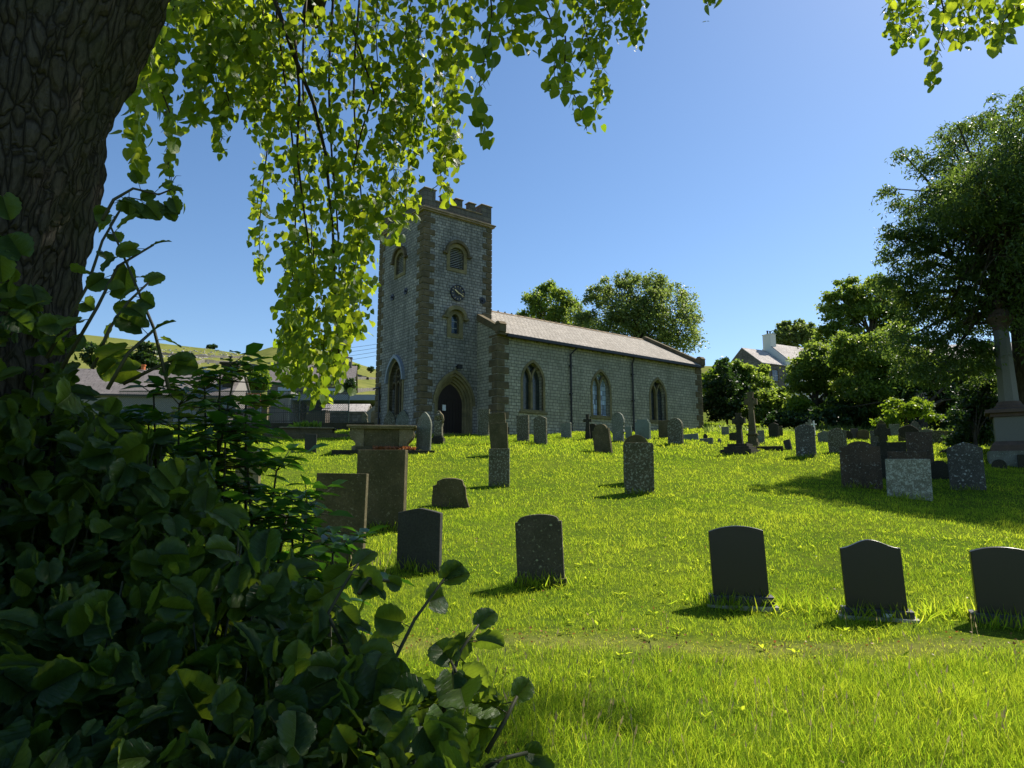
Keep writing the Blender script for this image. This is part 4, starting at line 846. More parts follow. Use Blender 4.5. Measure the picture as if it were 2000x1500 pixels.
def right_houses():
    # stone cottage: gable faces left-front, eave wall right-front
    Y = 88; c = P(1487, 708, Y); sc = (Y * cos(PH) + c.z * sin(PH)) / F
    az_e = radians(62); n = Vector((sin(az_e), cos(az_e), 0))
    root = thing('stone_cottage', 'grey stone cottage with gabled slate roof beyond the bushes', 'house', (c.x, c.y, 0), pi / 2 - az_e)
    zb = 5.0; W = 3.2; L = 4.6; H = c.z; R = H + 2.5
    e = bpy.data.objects.new('x', None)
    m = MB(); gable(m, L, W, zb, H, R); m.v = [(x, y + W, z) for x, y, z in m.v]; m.build('wall', M['rubble'], root)
    rm = roofmb(L, W, H, R, .2, .08); rm.v = [(x, y + W, z) for x, y, z in rm.v]; rm.build('roof', M['slate_h'], root)
    fmx = lambda u, z, d: (u, d, z); gm = lambda u, z, d: (d, u, z)
    window(root, 2.5, H - 2.35, 1.1, 1.5, fmx); window(root, 2.7, H - 5.0, 1.3, 1.3, fmx); window(root, 3.6, H - 2.8, .75, 1.35, gm, mat='paneb', bars=False)
    # white house behind with ridge in the same direction
    r2 = thing('white_house', 'white rendered house with pale slate roof and tall white chimney', 'house', (c.x, c.y, 0), pi / 2 - az_e)
    x0 = L + .15; L2 = 14; W2 = 3.1; H2 = H + .95; R2 = P(1510, 666, Y + 3).z
    m = MB(); gable(m, L2, W2, zb, H2, R2); m.v = [(x + x0, y + 3.0, z) for x, y, z in m.v]; m.build('wall', M['render'], r2)
    rm = roofmb(L2, W2, H2, R2, .2, -.12); rm.v = [(x + x0, y + 3.0, z) for x, y, z in rm.v]; rm.build('roof', M['slate_h'], r2)
    stack(r2, x0 + .02, x0 + 1.1, 2.3, 3.7, R2 - .6, R2 + 1.3, 'render', 2)
    for u in (3, 7, 11): window(r2, x0 + u, H2 - 2.2, 1.0, 1.4, lambda a, z, d: (a, -.2 + d, z))
    # long low house further right, roof glimpsed through the ash
    c = P(1800, 716, 80); r3 = thing('farmhouse', 'long pale roofed building glimpsed through the ash tree branches', 'house', (c.x - 7, c.y, 0), radians(-12))
    m = MB(); gable(m, 22, 3.5, 6, c.z, c.z + 2.2); m.build('wall', M['rubble'], r3); roofmb(22, 3.5, c.z, c.z + 2.2).build('roof', M['slate_h'], r3)
right_houses()
def left_buildings():
    # school hall with long slate roof
    Y = 58; a = P(90, 762, Y); b = P(448, 772, Y + 2); L = (b - a).length + 1; ang = atan2(b.y - a.y, b.x - a.x)
    R = P(300, 722, Y + 4).z; H = P(300, 768, Y).z
    r = thing('school_hall', 'long low stone building with slate roof and arched window behind the bushes at left', 'building', (a.x - 1, a.y, 0), ang)
    m = MB(); gable(m, L, 4, 3.2, H, R); m.v = [(x, y + 4, z) for x, y, z in m.v]; m.build('wall', M['grey_render'], r)
    rm = roofmb(L, 4, H, R, .3, .15); rm.v = [(x, y + 4, z) for x, y, z in rm.v]; rf = rm.build('roof', M['slate_s'], r)
    rt = MB(); x = 0
    while x < L: rt.box(x, x + .06, 3.93, 4.07, R + .13, R + .3); x += 1.3
    rt.build('ridge_tiles', M['slate_s'], rf)
    for wu in (3.0, 6.2, 16.5, 19.5): window(r, wu, H - 1.9, 1.1, 1.3, lambda p, z, d: (p, d, z))
    MB().box(0, L, -.42, -.3, H - .12, H).build('gutter', M['black'], r)
    u = (P(352, 800, Y).x - a.x + 1)
    w_ = MB(); w_.ring(arch(u, 4.0, 2.6, 5.2, 6.5), arch(u, 3.9, 3.4, 5.2, 6.9), lambda p, z, d: (p, d, z), -.12, -.002); w_ = w_.build('arched_window', M['dress'], r)
    MB().prism(arch(u, 4.0, 2.6, 5.2, 6.5), lambda p, z, d: (p, d, z), -.05, -.004).build('pane', M['pane'], w_)
    # chimney with cowl
    q = P(431, 722, Y + 1); loc = q.x - a.x + 1
    zt = P(431, 702, Y + 1).z; c = MB(); c.box(loc - .42, loc + .42, 1.2, 2.2, H - .3, zt - .3); c.box(loc - .75, loc + .75, .9, 2.5, zt - .05, zt + .12); c.box(loc - .6, loc + .6, 1.0, 2.4, zt - .3, zt - .051); c = c.build('chimney', M['dark'], r)
    MB().lathe([(.1, zt + .12), (.1, zt + .7), (.2, zt + .72), (.2, zt + .8)], 10, loc, 1.7).build('chimney_cowl', M['black'], c)
    q = P(289, 722, Y + 5); loc = q.x - a.x + 1; MB().lathe([(.2, R - .2), (.19, R + .55), (.24, R + .6), (.24, R + .7)], 12, loc, 4.4).build('chimney_pot', M['terra'], r)
    # house
    Y = 86; a = P(523, 745, Y); b = P(690, 750, Y + 2); L = (b - a).length; ang = atan2(b.y - a.y, b.x - a.x); H = a.z; R = P(600, 712, Y + 4).z
    r = thing('village_house', 'two storey brown stone house with two chimneys, beyond the mesh fence', 'house', (a.x, a.y, 0), ang)
    m = MB(); gable(m, L, 4, 5, H, R); m.v = [(x, y + 4, z) for x, y, z in m.v]; m.build('wall', M['rubble'], r)
    rm = roofmb(L, 4, H, R, .3, .25); rm.v = [(x, y + 4, z) for x, y, z in rm.v]; rm.build('roof', M['slate_s'], r)
    stack(r, .4, 1.8, 3.5, 4.5, R - .6, R + 1.5, 'rubble'); stack(r, L - 1.8, L - .5, 3.5, 4.5, R - .6, R + 1.2, 'rubble', 1, 'terra')
    for u in (2.2, 7.9): window(r, u, H - 2.0, 1.8, 1.3, lambda p, z, d: (p, d, z), mat='paneb')
    MB().tube([(L - .6, -.1, H), (L - .6, -.1, 5)], .06, 6).build('downpipe', M['black'], r)
    # sloped gable wall and flat canopy
    Y = 62; t = P(565, 765, Y); bl = P(498, 792, Y); bb = P(565, 832, Y); r = thing('garage_block', 'grey rendered wall with sloping top joined to a flat roofed shelter', 'building', (0, 0, 0))
    m = MB(); m.prism([(bl.x - 2, 4.0), (t.x, 4.0), (t.x, t.z), (bl.x - 2, bl.z - .7)], lambda u, z, d: (u, d, z), Y, Y + .4); m.build('sloped_wall', M['grey_render'], r)
    MB().box(t.x + .002, t.x + .18, Y - .1, Y + 5, 4.0, t.z + .03).build('pale_edge', M['concrete'], r)
    x1 = P(760, 780, Y).x; z1 = P(700, 770, Y).z; z0 = P(700, 781, Y).z
    MB().box(t.x + .2, x1, Y + .2, Y + 6, z0, z1).build('flat_roof', M['lead'], r)
    m = MB(); m.box(t.x + .25, x1, Y + 5.6, Y + 5.9, 4, z0 - .001); m.build('back_wall', M['wood'], r)
    # outbuilding
    Y = 52; a = P(629, 812, Y); b = P(714, 814, Y); H = P(670, 804, Y).z; R = P(670, 791, Y + 1.2).z; r = thing('outbuilding', 'small stone outbuilding with pale slate roof behind the mesh fence', 'building', (a.x, Y, 0))
    L = b.x - a.x; m = MB(); gable(m, L, 1.3, 3, H, R); m.v = [(x, y + 1.3, z) for x, y, z in m.v]; m.build('wall', M['rubble'], r); rm = roofmb(L, 1.3, H, R, .12, .08, .08); rm.v = [(x, y + 1.3, z) for x, y, z in rm.v]; rm.build('roof', M['slate_h'], r)
    # shed left of the tower
    a = P(715, 800, 50); b = P(745, 800, 50); r = thing('shed', 'small grey gabled shed just left of the tower', 'shed', (a.x, 50, 0)); m = MB(); L = b.x - a.x; z1 = P(730, 800, 50).z
    m.prism([(0, 3), (L, 3), (L, z1), (L * .75, z1 + .5), (0, z1 - .2)], lambda u, z, d: (u, d, z), 0, 2); m.build('wall', M['grey_render'], r)
    # low dark bin store
    a = P(597, 812, 50); MB_ = MB(); MB_.prism([(0, 3), (1.5, 3), (1.5, P(610, 800, 50).z), (0, P(610, 808, 50).z)], lambda u, z, d: (u, d, z), 0, 1.2); o = MB_.build('log_store', M['wood']); o.location = (a.x, 50, 0); tag(o, 'dark wooden lean-to store behind the railings', 'shed')
    # churchyard boundary wall (low, dark) under the railings
    A = P(440, 838, 45); B = P(745, 838, 44.5); m = MB(); ang = atan2(B.y - A.y, B.x - A.x); L = (B - A).length; zt = P(600, 827, 45).z
    m.box(0, L, -.2, .2, 2.2, zt); o = m.build('boundary_wall', M['dark']); o.location = (A.x, A.y, 0); o.rotation_euler = (0, 0, ang); tag(o, 'low dark stone wall carrying the iron railings', 'wall')
    # railings
    r = thing('railings', 'black iron spiked railings on the low wall at left', 'railings', (A.x, A.y, 0), ang); m = MB(); top = P(560, 793, 45).z; x1 = (P(645, 800, 45) - A).length
    i = 0; x = .1
    while x < x1: h = top - (0 if i % 10 else -.15); m.tube([(x, 0, zt), (x, 0, h)], .016 if i % 10 else .03, 5); m.tube([(x, 0, h), (x, 0, h + .1)], [.03, .002], 5); x += .13; i += 1
    m.build('bars', M['black'], r); m = MB()
    for z in (zt + .12, top - .22, top - .5): m.box(0, x1, -.02, .02, z, z + .04)
    m.build('rails', M['black'], r)
    # mesh fence
    r = thing('mesh_fence', 'tall dark green chain link fence in front of the village buildings', 'fence'); Y = 47; zt = P(580, 764, Y).z; z0 = P(600, 838, Y).z; x0 = P(230, 800, Y).x; x1 = P(681, 800, Y).x
    for px in (375, 480, 585, 681): x = P(px, 800, Y).x; MB().tube([(x, Y, z0 - .5), (x, Y, zt + .05)], .04, 6).build('post', M['green_iron'], r)
    zmid = P(600, 803, Y).z; xm = P(585, 800, Y).x
    MB().tube([(x0, Y, zt), (x1, Y, zt)], .035, 6).build('top_rail', M['green_iron'], r); MB().tube([(xm, Y, zmid), (x1, Y, zmid)], .03, 6).build('mid_rail', M['green_iron'], r)
    m = MB(); h = zt - z0; s = .13; k = int((x1 - x0 + h) / s); wr = .007
    for i in range(k):
        u = x0 - h + i * s; ua = max(u, x0); ub = min(u + h, x1)
        if ub <= ua: continue
        za, zb_ = z0 + (ua - u), z0 + (ub - u); m.add([(ua - wr, Y, za + wr), (ua + wr, Y, za - wr), (ub + wr, Y, zb_ - wr), (ub - wr, Y, zb_ + wr)], [(0, 1, 2, 3)])
        m.add([(ua - wr, Y + .01, zt - (ua - u) - wr), (ua + wr, Y + .01, zt - (ua - u) + wr), (ub + wr, Y + .01, zt - (ub - u) + wr), (ub - wr, Y + .01, zt - (ub - u) - wr)], [(0, 1, 2, 3)])
    m.build('wire_mesh', M['green_iron'], r, nrm=False)
    # backboard sign
    c = P(494, 783, 56); r = thing('backboard', 'white board with red frame on a post behind the bushes', 'sign', (c.x, 56, 0)); MB().box(-.55, .55, -.02, .02, c.z - .45, c.z + .55).build('board', M['white'], r)
    m = MB(); m.ring([(-.55, c.z - .45), (.55, c.z - .45), (.55, c.z + .55), (-.55, c.z + .55)], [(-.65, c.z - .55), (.65, c.z - .55), (.65, c.z + .65), (-.65, c.z + .65)], lambda u, z, d: (u, d, z), -.05, .03); m.build('frame', M['terra'], r); MB().tube([(0, .1, 3.5), (0, .1, c.z)], .06, 8).build('post', M['black'], r)
    # carved stone gate pier
    p = G(516, 842); sc = p.y / F; m = MB(); m.box(-.2, .2, -.2, .2, -.2, 48 * sc); m.box(-.24, .24, -.24, .24, 48 * sc + .001, 51 * sc); o = m.build('stone_pier', M['brownlight'], bev=.03); o.location = p; tag(o, 'narrow carved stone pier in front of the railings', 'pier')
    # overhead cables
    for i in range(4):
        m = MB(); a = P(560, 712 - i * 9, 130); b = P(790, 684 - i * 7, 118); pts = [a.lerp(b, t / 10) - Vector((0, 0, sin(pi * t / 10) * .6)) for t in range(11)]; m.tube(pts, .035, 4); o = m.build('power_line', M['black']); tag(o, ['lowest', 'second lowest', 'second highest', 'highest'][i] + ' of the four overhead cables left of the tower', 'cable', 'overhead cables')
left_buildings()
# ---------------------------------------------------------------- dry stone walls and rocks on the hill
def hillwall(pts, label, h=1.3, th=.7):
    m = MB(); P3 = []
    for i in range(len(pts) - 1):
        (xa, ya), (xb, yb) = pts[i], pts[i + 1]
        for t in range(14 if i < len(pts) - 2 else 15):
            q = hit(xa + (xb - xa) * t / 14, ya + (yb - ya) * t / 14)
            if q: P3.append(q)
    V = []; fs = []
    for i, q in enumerate(P3):
        hh = h * random.uniform(.75, 1.15); V += [(q.x, q.y - th / 2, q.z - .4), (q.x, q.y + th / 2, q.z - .4), (q.x, q.y + th / 2, q.z + hh), (q.x, q.y - th / 2, q.z + hh)]
        if i:
            b = i * 4; fs += [(b - 4, b, b + 3, b - 1), (b - 1, b + 3, b + 2, b - 2), (b - 3, b + 1, b + 2, b - 2)]
    if len(P3) > 1:
        m.add(V, fs); o = m.build('dry_stone_wall', M['rubble'], nrm=False); tag(o, label, 'wall')
hillwall([(300, 722), (350, 716), (400, 708), (460, 712), (560, 728)], 'curving dry stone wall across the lower hillside at left', 1.6)
hillwall([(640, 738), (700, 741), (760, 741)], 'dry stone wall on the hillside just left of the tower', 1.2)
hillwall([(660, 722), (700, 735), (720, 742)], 'short dry stone wall climbing the slope above the village house')
hillwall([(690, 768), (720, 764), (760, 762)], 'dark field wall directly behind the flat roofed shelter', 1.5)
hillwall([(280, 690), (380, 697), (470, 700)], 'faint high dry stone wall near the top of the left hill', 1.1)
def rocks():
    m = MB()
    for i in range(420):
        x = random.uniform(230, 520); y = random.uniform(672, 722) + (x - 230) * .03
        if random.random() < .5: x = random.gauss(400, 70); y = random.gauss(692, 5)
        q = hit(x, y)
        if not q or q.y < 100: continue
        s = random.uniform(.2, .7); b = [(q.x + random.uniform(-s, s) + dx * s, q.y + dy * s, q.z + dz * s * .8 - .1) for dx, dy, dz in ((-1, -1, 0), (1, -1, 0), (1, 1, 0), (-1, 1, 0), (-.5, -.5, 1), (.5, -.6, .9), (.5, .5, 1), (-.6, .5, .8))]
        m.add(b, [(4, 5, 6, 7), (0, 1, 5, 4), (1, 2, 6, 5), (2, 3, 7, 6), (3, 0, 4, 7)])
    o = m.build('limestone_rocks', M['concrete'], nrm=False); tag(o, 'pale limestone rocks scattered over the left hillside', 'rocks', kind='stuff')
rocks()
# quarry-ish bank at far right of nave
hillwall([(1372, 722), (1410, 722), (1450, 722)], 'grey dry stone wall on the rise just right of the nave roof', 3.5, 1.0)
# ---------------------------------------------------------------- trees
def tree(name, label, cat, trunk, Y, blobs, mat, lsize, per=60, clumps=200, tmpl=None, cr=.11, droop=0.0, trunk_r=.3, limbs=14, flat=.6, depth=1.0, bark='bark2', ybase=None, group=None, zig=.1, spread=1.0):
    """trunk: (px,py) base and fork; blobs: (px,py,rx,ry,dY)"""
    tmpl = tmpl or T_card(); (bx, by), (fx, fy) = trunk
    sc = Y / F; b = P(bx, by, Y); f = P(fx, fy, Y); root = thing(name, label, cat, (b.x, b.y, b.z), 0, group)
    C = []; Rr = []
    ex = []
    for (x, y, rx, ry, dY) in blobs:
        if rx > 24 and tmpl[0].shape[0] < 6:
            for q in range(7):
                a_ = rng.uniform(-.5, pi + .5); k_ = rng.uniform(.22, .42); ex.append((x + rx * 1.0 * cos(a_), y - ry * 1.0 * sin(a_), rx * k_, ry * k_ * .8, dY + rng.uniform(-1, 1)))
    blobs = [(x, y, rx * (.9 if rx > 24 and ex else 1), ry * (.9 if rx > 24 and ex else 1), d_) for x, y, rx, ry, d_ in blobs] + ex
    tot = sum(q[2] * q[3] for q in blobs)
    for (x, y, rx, ry, dY) in blobs:
        n = max(3, int(clumps * rx * ry / tot)); c = P(x, y, Y + dY)
        v = rdir(n); rad = rng.uniform(.35, 1, n) ** .45
        v[:, 2] = np.where(v[:, 2] < -.5, v[:, 2] * .8, v[:, 2])
        p = np.array(c) + v * rad[:, None] * np.array([rx * sc, (rx + ry) * .5 * sc * depth, ry * sc]); C.append(p); Rr.append(np.full(n, min(rx, ry) * sc))
    C = np.vstack(C) - np.array(b); Rr = np.concatenate(Rr); n = len(C)
    k = per; rc = np.clip(Rr * cr * 2.4, .25, 3)
    off = rng.normal(size=(n, k, 3)) * (rc[:, None, None] * np.array([.62, .62, .62 * flat]) * spread)
    off[..., 2] -= droop * (off[..., 0] ** 2 + off[..., 1] ** 2) / rc[:, None]
    pos = (C[:, None] + off).reshape(-1, 3); N = len(pos); tip = rdir(N) + np.array([0, 0, -.3 - droop]); nor = rdir(N) + np.array([0, 0, .8])
    var = np.clip(np.repeat(rng.uniform(0, .7, n), k) + rng.uniform(-.25, .4, N), 0, 1)
    ld = rng.uniform(.6, 1.35, N) * lsize
    leaves('crown', pos, tip, nor, ld, tmpl, M[mat], root, var)
    fl = np.array(f - b); m = MB(); mid = Vector(fl) * .5 + Vector((trunk_r * .3, 0, 0))
    m.tube([(0, 0, -.3), tuple(mid), tuple(fl), tuple(Vector(fl) + Vector((0, 0, trunk_r * 4)))], [trunk_r * 1.3, trunk_r, trunk_r * .75, trunk_r * .3], 10); m.build('trunk', M[bark], root, sm=True)
    m = MB(); idx = rng.permutation(n)[:limbs]; F0 = Vector(fl)
    for i in idx:
        e = Vector(C[i]); s = F0 * random.uniform(.8, 1.0) ; mdl = s.lerp(e, .5) + Vector((0, 0, (e - s).length * zig)); m.tube([s, s.lerp(mdl, .5) + Vector((0, 0, .1)), mdl, e], [trunk_r * .42, trunk_r * .3, trunk_r * .2, trunk_r * .06], 6)
        for _ in range(3):
            j = int(rng.integers(n)); e2 = Vector(C[j])
            if (e2 - mdl).length < (e - s).length * .8: m.tube([mdl, mdl.lerp(e2, .5) + Vector((0, 0, .15)), e2], [trunk_r * .16, trunk_r * .1, trunk_r * .03], 5)
    m.build('limbs', M[bark], root, sm=True)
    return root
tree('tree', 'rounded tree behind the nave roof, left and smaller of two', 'tree', ((1085, 760), (1080, 650)), 74, [(1080, 610, 40, 38, 0), (1050, 612, 30, 24, 2), (1115, 622, 28, 30, 0), (1078, 578, 26, 20, 0), (1040, 590, 18, 22, -1), (1095, 650, 50, 30, 0)], 'syc', .25, 70, 180, flat=.9, spread=1.4)
tree('tree', 'broad round crowned tree rising behind the far end of the nave', 'tree', ((1260, 780), (1255, 670)), 68, [(1240, 600, 80, 55, 0), (1190, 620, 60, 50, 2), (1300, 620, 60, 55, -1), (1330, 660, 45, 45, 0), (1250, 570, 50, 25, 0), (1160, 650, 40, 40, 0), (1345, 600, 22, 30, 0), (1250, 660, 90, 50, 0)], 'ash', .21, 75, 520, trunk_r=.35, flat=.9, spread=1.4, limbs=30)
tree('tree', 'small leafy tree beyond the white house chimney', 'tree', ((1555, 700), (1555, 665)), 120, [(1553, 650, 34, 20, 0), (1530, 658, 22, 18, 0), (1580, 658, 22, 20, 0), (1555, 668, 34, 18, 0)], 'ash', .42, 60, 190, flat=1)
tree('tree', 'sycamore with open flat topped crown behind the garden tree', 'tree', ((1705, 800), (1702, 640)), 62, [(1690, 572, 56, 28, 0), (1650, 600, 40, 24, 0), (1735, 590, 36, 34, 0), (1640, 645, 36, 30, 0), (1690, 610, 50, 24, 0), (1740, 640, 30, 40, 0), (1625, 672, 30, 34, 0), (1700, 690, 60, 30, 3)], 'syc', .25, 70, 400, trunk_r=.3, flat=.7, spread=1.4)
tree('tree', 'dark trunked young tree standing in front of the white house', 'tree', ((1588, 846), (1592, 780)), 50, [(1590, 715, 42, 34, 0), (1560, 745, 22, 30, 0), (1620, 740, 34, 44, 0), (1600, 690, 24, 18, 0), (1560, 790, 18, 20, 0), (1630, 790, 26, 30, 0)], 'syc', .2, 70, 300, trunk_r=.3, limbs=14, spread=1.45)
tree('tree', 'bright leafy sycamore left of the big ash', 'tree', ((1720, 850), (1715, 780)), 46, [(1690, 700, 50, 46, 0), (1740, 740, 46, 50, 0), (1680, 760, 44, 40, 0), (1660, 690, 30, 30, 0), (1735, 800, 60, 30, 0), (1760, 690, 40, 50, 1)], 'syc', .2, 70, 430, trunk_r=.22, flat=.6, spread=1.45)
tree('holly_tree', 'dark dense evergreen under the right hand trees', 'tree', ((1800, 862), (1800, 800)), 44, [(1800, 790, 90, 50, 2), (1700, 810, 70, 36, 3), (1890, 780, 60, 60, 1), (1850, 740, 60, 40, 3), (1640, 815, 40, 28, 2), (1760, 835, 120, 18, 2), (1950, 760, 60, 80, 3)], 'darktree', .24, 70, 620, trunk_r=.3)
ash = [(1930, 300, 90, 70, 1), (1880, 250, 50, 45, 0), (1975, 215, 60, 45, 1), (1830, 330, 50, 50, 0), (1800, 400, 55, 40, 0), (1900, 400, 90, 60, 0), (1990, 400, 90, 80, 2), (1790, 470, 60, 35, 0), (1760, 450, 40, 22, 0), (1860, 500, 90, 50, 0), (1960, 520, 90, 60, 2), (1830, 570, 90, 50, 0), (1930, 610, 90, 50, 1), (1800, 640, 70, 45, 0), (1860, 700, 90, 40, 0), (1800, 730, 60, 28, 0), (1950, 720, 60, 50, 2), (2080, 300, 100, 100, 3), (2120, 480, 110, 100, 3), (2100, 650, 100, 80, 3), (2200, 350, 90, 90, 4), (2240, 560, 90, 90, 3), (1765, 300, 18, 22, 0), (1740, 365, 12, 14, 0), (1850, 430, 80, 80, 0), (1900, 560, 100, 80, 0), (1820, 680, 90, 40, 0), (1755, 560, 45, 40, 0), (1745, 500, 36, 20, 0), (1730, 450, 26, 12, 0), (2080, 520, 80, 90, -3), (2080, 400, 90, 90, -4), (2100, 620, 80, 70, -3), (1960, 360, 90, 80, -3), (1890, 380, 80, 60, -3), (2150, 300, 120, 100, -4), (2230, 450, 110, 110, -5), (2010, 260, 70, 60, -3)]  # off-frame and nearer blobs added to shade the column and grass
tree('ash_tree', 'tall spreading ash tree with drooping feathery branches at the right edge', 'tree', ((2010, 900), (1985, 560)), 24, ash, 'ashdark', .15, 95, 1500, tmpl=T_lance(), trunk_r=.36, limbs=110, spread=1.25, flat=.35, droop=.35, cr=.13, bark='bark2')
tree('shrub', 'dark green shrub beside the column pedestal', 'shrub', ((1905, 878), (1905, 860)), 26, [(1905, 800, 36, 40, 1), (1900, 845, 40, 30, 1), (1925, 760, 20, 30, 1)], 'darktree', .13, 80, 130, trunk_r=.08, limbs=5)
def bush(label, x, y, rx, ry, Y, mat, ls, n=90, extra=[]): tree('shrub', label, 'shrub', ((x, y + ry), (x, y + ry * .4)), Y, [(x, y, rx, ry, 0)] + extra, mat, ls, 60, n, trunk_r=.07, limbs=6)
bush('yellow green bush right of the far nave corner', 1394, 748, 26, 34, 60, 'bright', .3, 80)
bush('dark tall bush right of the nave end', 1420, 770, 36, 52, 54, 'darktree', .24, 150, [(1412, 718, 14, 22, 0), (1400, 800, 30, 30, 0)])
bush('big leafy green bush below the stone cottage', 1462, 755, 46, 40, 57, 'syc', .28, 220, [(1480, 790, 50, 34, -1), (1440, 740, 26, 26, 0)])
bush('elder bush with bright leaves left of the dark trunked tree', 1515, 790, 36, 26, 53, 'syc', .24, 150, [(1540, 805, 34, 22, 0), (1495, 810, 40, 20, 0)])
bush('low dark yew hummock in long grass', 1545, 822, 40, 16, 47, 'darktree', .18, 110)
bush('round bright bush left of the dark trunk', 1563, 800, 20, 22, 49, 'bright', .22, 60)
bush('bright leafy branches low on the sycamore', 1770, 805, 30, 12, 40, 'bright', .17, 60, [(1745, 790, 16, 10, 0), (1800, 788, 14, 14, 0), (1820, 810, 22, 10, 1), (1735, 825, 20, 14, 0)])
tree('conifer', 'dark dense conifer behind the school roof, right of its neighbour', 'tree', ((286, 740), (286, 712)), 95, [(286, 695, 17, 26, 0), (290, 715, 20, 18, 0)], 'darktree', .4, 60, 90)
tree('conifer', 'dark bushy tree behind the school roof, left of the conifer', 'tree', ((245, 740), (245, 715)), 95, [(245, 702, 22, 22, 0), (220, 705, 22, 22, 0), (190, 695, 26, 26, 0)], 'darktree', .4, 60, 120)
tree('tree', 'pale green tree left of the village house', 'tree', ((505, 790), (505, 765)), 78, [(505, 748, 20, 24, 0), (490, 757, 16, 18, 0), (515, 735, 12, 12, 0)], 'bright', .3, 60, 110)
bush('small dark ivy bush at the right corner of the village house', 684, 752, 8, 14, 80, 'darktree', .25, 40)
tree('hawthorn', 'lone windswept hawthorn on the left hill skyline', 'tree', ((415, 685), (415, 681)), 395, [(415, 677, 8, 4, 0), (409, 678, 5, 3, 0)], 'darktree', .9, 30, 40, limbs=3)
tree('hawthorn', 'bare greyish thorn tree on the skyline just left of the tower', 'tree', ((724, 727), (724, 724)), 240, [(724, 721, 7, 5, 0)], 'darktree', .5, 20, 22, limbs=8)
tree('hawthorn', 'small yellowish thorn tree left of the bare one', 'tree', ((695, 724), (695, 720)), 240, [(695, 716, 9, 5, 0)], 'bright', .5, 30, 40, limbs=3)
# tall herbs along the far edge
def herbs():
    n = 12000; px = rng.uniform(1375, 1960, n); Y = rng.uniform(40, 52, n); X = (px - 1000) / F * Y
    k = ~in_church(X, Y) & (rng.random(n) < vnoise(X, Y, 2.5, 9) ** 1.5); X, Y = X[k], Y[k]; n = len(X)
    h = (.1 + .55 * vnoise(X, Y, 1.9, 5) ** 1.5) * rng.uniform(.5, 1.1, n) * np.where(X > 28, .5, 1); pos = np.stack([X, Y, gz(X, Y)], -1)
    o = leaves('undergrowth', pos, rdir(n, 1.6), rdir(n), h, T_lance(), M['ash'], None, rng.uniform(.2, 1, n)); tag(o, 'tall unmown grass and nettles along the far churchyard edge', 'undergrowth', kind='stuff')
    n = 7000; c = rng.integers(0, 60, n); cx = rng.uniform(-22, 20, 60)[c]; cy = rng.uniform(31, 36, 60)[c]
herbs()
def tufts():
    pts = [(660, 1105), (742, 1040), (818, 1118), (1057, 1146), (1448, 1190), (1500, 1185), (1713, 1212), (1620, 1200), (880, 990), (975, 951), (1249, 966), (1684, 954), (1777, 976), (1891, 958), (1575, 894), (1972, 1225), (1850, 1205), (1400, 1180)]
    V = []
    for (x, y) in pts:
        g = G(x, y); k = 170 if y > 1000 else 90; w_ = .5
        V.append(np.stack([g.x + rng.normal(0, .28, k), g.y - .05 + rng.normal(0, .09, k), np.zeros(k)], -1))
    V = np.vstack(V); V[:, 2] = gz(V[:, 0], V[:, 1]); n = len(V)
    o = leaves('grass_tufts', V, rdir(n, 2.2), rdir(n), rng.uniform(.1, .26, n), (np.array([(0, 0, 0), (.035, .4, .0), (0, 1, .25), (-.035, .4, .0)], float), [np.array([(0, 1, 2, 3)])]), M['grassb'], None, rng.uniform(0, 1, n)); tag(o, 'longer unmown grass tufts around the headstone bases', 'grass', kind='stuff')
tufts()
